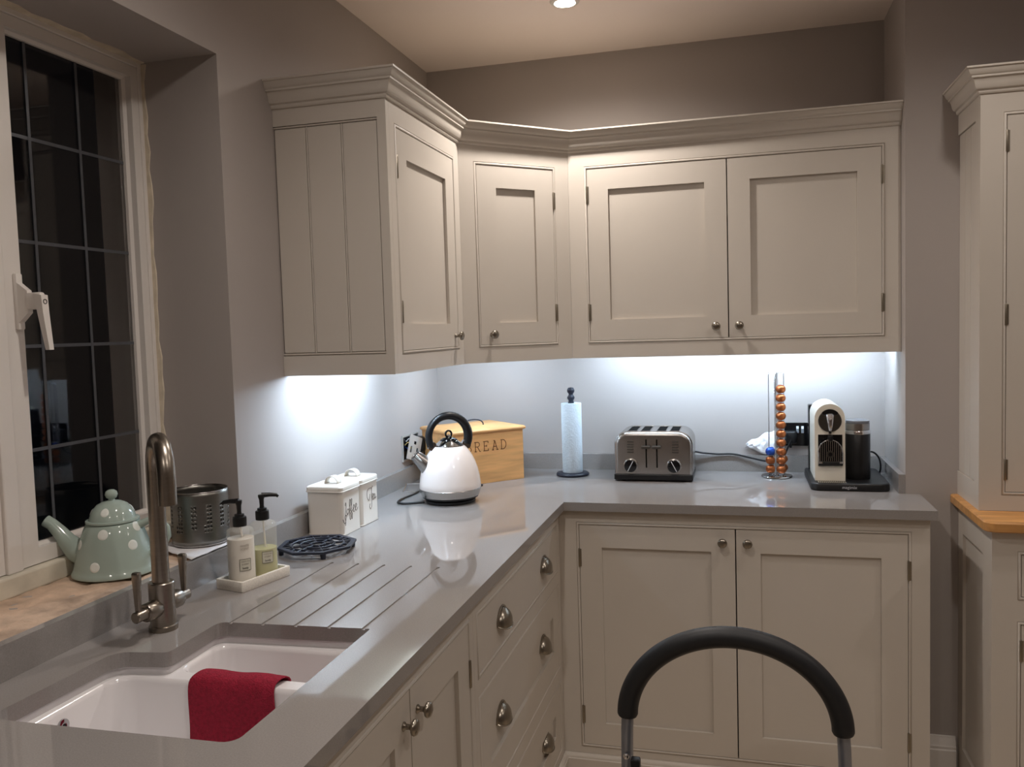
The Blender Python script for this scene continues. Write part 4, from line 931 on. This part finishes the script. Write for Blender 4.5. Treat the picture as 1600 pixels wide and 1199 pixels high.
# ------------------------------------------------------------------ coffee machine
t = thing('coffee_machine', 'cream capsule coffee machine with chrome lever on a wide black base', 'coffee machine', (1.5225, -0.215, ZC), world=True)
b = MB(); ol = lambda e, z: [(p[0], p[1], z) for p in roundpoly([(1.403+e, -0.372+e), (1.644-e, -0.372+e), (1.644-e, -0.055-e), (1.403+e, -0.055-e)], [0.030, 0.030, 0.02, 0.02], 6)]
loft(b, [ol(0.004, ZC+0.0004), ol(0.0, ZC+0.003), ol(0.001, ZC+0.021), ol(0.003, ZC+0.0245), ol(0.007, ZC+0.0255)])
base = b.build('base', 'black_plastic', t, smooth=45)
for i in range(15): MB().box(1.4265+i*0.0058, 1.4292+i*0.0058, -0.366, -0.334, ZC+0.0255, ZC+0.0275).build('drip_slat', 'foil', base)
textmesh('magimix', 0.0135, 0.0002).xf(lambda q: (1.5195+q.x, -0.3724-q.z, ZC+0.0125+q.y)).build('lettering', 'logo_grey', base)
# body shell with arched top, deep
bx0, bx1, byf, byb, bzb = 1.4185, 1.5115, -0.332, -0.075, ZC+0.0268
cxm = (bx0+bx1)/2; rm = (bx1-bx0)/2
def barch(e, top): return [(bx0+e, bzb)]+[(cxm-(rm-e)*math.cos(PI*i/16), top-rm+(rm-e)*math.sin(PI*i/16)) for i in range(17)]+[(bx1-e, bzb)]
b = MB(); TOPZ = 1.188
loft(b, [[(p[0], y, p[1]) for p in barch(e, tz)] for y, e, tz in ((byf+0.010, 0.0, TOPZ), (byf+0.05, 0, TOPZ+0.002), (byb-0.06, 0.0, TOPZ), (byb-0.01, 0.001, TOPZ-0.006), (byb, 0.006, TOPZ-0.014))])
b.build('body', 'machine_cream', t, smooth=40)
# front plate with the cup recess cut out
ring = barch(0.0, TOPZ); ring = [(p[0], p[1]) for p in ring]
rec = [(1.4285, 0.984), (1.5035, 0.984), (1.5035, 1.088), (1.4285, 1.088)]
b = MB().prism(ring, 0, 0.012, [rec], f=lambda v: Vector((v.x, byf+0.0118-v.z, v.y)))
fpm = b.build('front_plate', 'machine_cream', t, smooth=40)
MB().box(1.4287, 1.5033, byf+0.0095, byf+0.0098, 0.9842, 1.0878).build('recess_back', 'black_gloss', t)
MB().box(1.458, 1.474, byf-0.012, byf+0.009, 1.066, 1.086, 0.003).build('coffee_outlet', 'black_plastic', t, smooth=40)
MB().lathe([(0, 0), (0.0360, 0.0), (0.0360, 0.0025), (0.0345, 0.004), (0, 0.004)], (cxm, byf-0.0003, 1.1330), 40, MBy).build('lever_disc', 'dark_steel', t, smooth=30)
b = MB(); n_ = 20
lv = []
for z, hw, y in ((1.158, 0.0105, -0.006), (1.150, 0.0115, -0.012), (1.135, 0.0100, -0.016), (1.118, 0.0075, -0.017), (1.105, 0.0050, -0.014), (1.099, 0.0030, -0.010)):
    lv.append([(cxm+hw*math.cos(2*PI*i/12), byf+y+0.005*math.sin(2*PI*i/12), z) for i in range(12)])
loft(b, lv); b.build('lever', 'chrome', t, smooth=60)
MB().box(cxm-0.004, cxm+0.004, byf-0.011, byf, 1.092, 1.099, 0.001).build('lever_tip', 'black_plastic', t)
b = MB(); kk = []
for i in range(13): a = math.radians(35+110*i/12); kk.append((cxm+0.031*math.cos(a), 1.1425+0.029*math.sin(a)))
kk += [(cxm-0.020, 1.153), (cxm+0.020, 1.153)]
MB().prism(kk, 0, 0.007, f=lambda v: Vector((v.x, byf+0.001-v.z, v.y))).build('capsule_door', 'black_gloss', t, smooth=40)
# folding cup grid standing up in the recess
b = MB()
fold = [(1.4300, 0.998), (1.4300, 1.030)]+[(cxm-0.0368*math.cos(PI*i/14), 1.032+0.040*math.sin(PI*i/14)) for i in range(15)]+[(1.5030, 1.030), (1.5030, 0.998)]
b.tube([(p[0], byf-0.010, p[1]) for p in fold], 0.0017, 8, ref=(0, 1, 0))
tray = b.build('cup_grid', 'chrome', t, smooth=50)
for i in range(11):
    x = 1.4345+i*0.0062; hgt = 1.032+0.040*math.sqrt(max(0, 1-((x-cxm)/0.0368)**2))
    MB().box(x-0.0009, x+0.0009, byf-0.0115, byf-0.0085, 0.998, hgt-0.001).build('grid_bar', 'steel', tray)
MB().lathe([(0.0065, 0), (0.0120, 0), (0.0120, 0.003), (0.0065, 0.003)], (cxm, byf-0.0110, 1.0250), 24, MBy, closed=True).build('grid_ring', 'dark_steel', tray, smooth=40)
MB().lathe([(0, 0), (0.0068, 0), (0.0068, 0.002), (0, 0.002)], (cxm, byf-0.0110, 1.0250), 20, MBy).build('grid_hub', 'black_gloss', tray)
MB().box(1.4295, 1.5035, byf-0.013, byf+0.004, 0.9880, 1.0000, 0.002).build('tray_front', 'black_plastic', t, smooth=40)
for x in (1.4345, 1.4985): MB().box(x-0.006, x+0.006, byf-0.0145, byf-0.0125, 0.995, 1.0005, 0.0008).build('tray_clip', 'chrome', t)
MB().box(bx0-0.004, bx0+0.02, -0.125, -0.078, ZC+0.0270, 1.166, 0.004).build('water_tank', 'black_gloss', t, smooth=40)
MB().tube(spline([(1.600, -0.105, 0.995), (1.623, -0.10, 0.999), (1.642, -0.095, 0.985), (1.652, -0.09, 0.960), (1.652, -0.085, 0.930), (1.640, -0.075, 0.916), (1.610, -0.045, 0.9145)]), 0.0032, 8).build('cord', 'black_plastic', t, smooth=60)
# milk frother
t = thing('milk_frother', 'black milk frother jug with clear lid on the coffee machine base', 'milk frother', (1.5575, -0.262, ZC+0.0258))
MB().lathe([(0, 0), (0.0385, 0.0), (0.0390, 0.003), (0.0390, 0.146), (0.0375, 0.148), (0, 0.148)], n=40).build('jug', 'black_plastic', t, smooth=40)
MB().lathe([(0.030, 0.1482), (0.0388, 0.1482), (0.0392, 0.151), (0.0385, 0.158), (0.0365, 0.160), (0.030, 0.160)], n=40, closed=True).build('ring', 'chrome', t, smooth=40)
MB().lathe([(0.0, 0.1602), (0.0360, 0.1602), (0.0362, 0.184), (0.0365, 0.187), (0.0375, 0.1885), (0.0365, 0.192), (0.030, 0.194), (0, 0.1945)], n=40).build('lid', 'grey_plastic', t, smooth=40)
MB().lathe([(0.0363, 0.1610), (0.0368, 0.1610), (0.0372, 0.183), (0.0366, 0.183)], n=40, closed=True).build('lid_band', 'steel', t, smooth=40)

# ------------------------------------------------------------------ damaged socket on the window wall
t = thing('wall_socket', 'opened double wall socket with hanging faceplate on the wall behind the kettle', 'socket', (0.0005, -0.325, 1.04), world=True)
MB().slab(-0.402, -0.245, 0.992, 1.086, 0.0005, 0.006, [(-0.397, -0.325, 0.998, 1.080), (-0.320, -0.250, 0.998, 1.080)]).xf(lambda p: (p[1], p[0], p[2])).build('rim', 'plate_steel', t)
MB().box(0.0006, 0.0022, -0.397, -0.250, 0.998, 1.080).build('back_box', 'black_gloss', t)
b = MB().box(0.009, 0.014, -0.052, 0.006, -0.060, 0.045, 0.001)
o = MB().slab(-0.030, 0.030, -0.046, 0.046, 0, 0.003, [(-0.020, -0.012, -0.02, 0.004), (0.010, 0.018, -0.02, 0.004), (-0.006, 0.006, 0.014, 0.026)]).build('loose_faceplate', 'plate_steel', t, org=(0, 0, 0))
o.location = Vector((0.030, -0.350, 1.036))-ORG[t]; o.rotation_euler = (math.radians(-8), math.radians(22), math.radians(62))
for i, (dy, dz) in enumerate(((0, 0), (0.012, 0.012), (0.02, -0.015))):
    MB().tube(spline([(0.003, -0.375+dy, 1.05+dz), (0.014, -0.37+dy, 1.06+dz), (0.020, -0.36+dy, 1.04+dz), (0.022, -0.352+dy, 1.035+dz)], 4), 0.0018, 6).build('wire', ('copper_wire', 'paper', 'capsule_blue')[i], t, smooth=60)
tt = thing('power_plug', 'black plug of the kettle in the opened wall socket', 'plug', (0.0065, -0.275, 1.042))
b = MB(); loft(b, [[(y, p[0], p[1]) for p in rrect(-0.026*s_, 0.026*s_, -0.030*s_, 0.028*s_, 0.008, 4)] for y, s_ in ((0.0, 1), (0.024, 1), (0.036, .88), (0.040, .7))])
b.build('body', 'black_plastic', tt, smooth=45)

# ------------------------------------------------------------------ dresser on the right
DXL, DXR, DYF = 1.828, 2.90, -0.6306
ZO = 0.9125
t = thing('dresser_cabinet', 'cream dresser base with drawers and doors at the right edge', 'cabinet', (2.35, -0.56, 0), world=True)
F = FB(-0.750); 
d1 = (1.893, 2.355, 0.697, 0.830); d2 = (2.405, 2.855, 0.697, 0.830); o1 = (1.893, 2.355, 0.130, 0.640); o2 = (2.405, 2.855, 0.130, 0.640)
frame(t, F, 1.8315, DXR, 0.0, ZO-0.0285, [d1, d2, o1, o2])
for d_ in (d1, d2): drawer(t, F, d_[0]+.0085, d_[1]-.0085, d_[2]+.0085, d_[3]-.0085, ((d_[0]+d_[1])/2,), 0.752, False)
door(t, F, o1[0]+.0085, o1[1]-.0085, o1[2]+.0085, o1[3]-.0085, 'l', (2.30, 0.57), (0.56, 0.21))
door(t, F, o2[0]+.0085, o2[1]-.0085, o2[2]+.0085, o2[3]-.0085, 'r', (2.46, 0.57), (0.56, 0.21))
FS = Face((1.8315, 0), (0, -1), (-1, 0))
sp_ = MB().slab(-YP+0.0008, 0.7278, 0.0, ZO-0.0285, -0.020, 0, [(-YP+0.055, 0.660, 0.13, 0.80)]).xf(FS).build('side_frame', 'cabinet', t)
MB().slab(-YP+0.05, 0.665, 0.125, 0.805, -0.018, -0.009, []).xf(FS).build('panel', 'cabinet', sp_)
MB().box(DXR-0.02, DXR, -0.7278, YP-0.0008, 0, ZO-0.0285).build('side_panel', 'cabinet', t)
o = MB(); lp = lambda e, z: [(p[0], p[1], z) for p in roundpoly([(1.8085+e, YP-0.0008), (1.8085+e, -0.779+e), (2.925-e, -0.779+e), (2.925-e, YP-0.0008)], [0.0005, 0.028, 0.028, 0.0005], 5)]
loft(o, [lp(0.003, ZO-0.028), lp(0.0, ZO-0.025), lp(0.0, ZO-0.004), lp(0.004, ZO)])
tag(o.build('oak_top', 'oak', smooth=40, org=(2.36, -0.58, ZO-0.028)), 'honey oak top of the dresser base at the right edge', 'worktop')
t = thing('dresser_cupboard', 'tall cream dresser cupboard with cornice standing on the oak top', 'cabinet', (2.35, -0.5, ZO), world=True)
F = FB(DYF); p1 = (1.8845, 2.345, 0.957, 2.008); p2 = (2.395, 2.845, 0.957, 2.008)
frame(t, F, DXL, DXR, ZO+0.0006, 2.066, [p1, p2])
door(t, F, p1[0]+.0085, p1[1]-.0085, p1[2]+.0085, p1[3]-.0085, 'l', (2.30, 1.40), (1.93, 1.46, 1.03))
door(t, F, p2[0]+.0085, p2[1]-.0085, p2[2]+.0085, p2[3]-.0085, 'r', (2.44, 1.40), (1.93, 1.46, 1.03))
FS = Face((DXL, 0), (0, -1), (-1, 0))
sp_ = MB().slab(-YP+0.0008, -DYF-0.0222, ZO+0.0006, 2.066, -0.020, 0, [(-YP+0.0008, 0.580, 0.985, 2.000)]).xf(FS).build('side_frame', 'cabinet', t)
for y0, y1 in ((0.3880, 0.4505), (0.4525, 0.5145), (0.5165, 0.5785)):
    MB().box(DXL+0.004, DXL+0.018, -y1, -y0, 0.9865, 1.9985, 0.0016).build('plank', 'cabinet', sp_)
MB().box(DXR-0.02, DXR, DYF+0.0225, YP-0.0008, ZO+0.0006, 2.066).build('side_panel', 'cabinet', t)
MB().sweep([(DXL, YP-0.0008), (DXL, DYF), (DXR, DYF), (DXR, YP-0.0008)], cornice_prof(2.0595)).build('cornice', 'cabinet', t, smooth=28)

# ------------------------------------------------------------------ folding step stool
SX, SY = 1.162, -1.50
t = thing('step_stool', 'folding metal step stool with black padded hoop handle in the foreground', 'step stool', (SX, SY-0.1, 0), world=True)
aw, zt, zj = 0.2135, 0.822, 0.640
leg = [(SX-0.232, SY+0.095, 0.012), (SX-0.222, SY+0.035, 0.40), (SX-0.2165, SY+0.006, 0.58)]
arcp = [(SX-aw*math.cos(PI*i/28), SY, zj+(zt-zj)*math.sin(PI*i/28)) for i in range(29)]
right = [(2*SX-p[0], p[1], p[2]) for p in reversed(leg)]
MB().tube(spline(leg+arcp+right, 3), 0.0128, 16, ref=(0, 1, 0)).build('hoop_frame', 'grey_tube', t, smooth=60)
MB().tube(spline(arcp, 3), [0.0195]+[0.0218]*(28*3-1)+[0.0195], 20, ref=(0, 1, 0)).build('grip', 'black_foam', t, smooth=50)
for sg in (-1, 1):
    X_ = lambda dx: SX+sg*dx
    MB().tube([(X_(0.196), SY-0.02, 0.545), (X_(0.205), SY-0.20, 0.28), (X_(0.215), SY-0.385, 0.012)], 0.0115, 14).build('leg', 'grey_tube', t, smooth=60)
    MB().box(X_(0.186), X_(0.206), SY-0.035, SY-0.012, 0.515, 0.560, 0.004).build('bracket', 'black_plastic', t, smooth=40)
    MB().lathe([(0, 0), (0.0065, 0.0), (0.0055, 0.003), (0.003, 0.0045), (0, 0.005)], (X_(0.2175), SY-0.0070, 0.553), 16, MBy).build('rivet', 'chrome', t, smooth=60)
    for (fx, fy) in ((0.232, SY+0.095), (0.215, SY-0.385)):
        MB().lathe([(0, 0.0003), (0.017, 0.0003), (0.0175, 0.004), (0.0155, 0.030), (0, 0.030)], (X_(fx), fy, 0), 16).build('rubber_foot', 'black_plastic', t, smooth=40)
for z, y0, y1, nm in ((0.47, SY-0.24, SY-0.03, 'tread'), (0.24, SY-0.38, SY-0.19, 'tread')):
    tr = MB().box(SX-0.182, SX+0.182, y0, y1, z-0.022, z, 0.006).build(nm, 'black_plastic', t, smooth=40)
    for i in range(7): MB().box(SX-0.17, SX+0.17, y0+0.022+i*(y1-y0-0.04)/6.5, y0+0.028+i*(y1-y0-0.04)/6.5, z, z+0.002).build('grip_rib', 'black_foam', tr)
    MB().tube([(SX-0.205, (y0+y1)/2, z-0.011), (SX+0.205, (y0+y1)/2, z-0.011)], 0.006, 10).build('cross_bar', 'grey_tube', t, smooth=60)
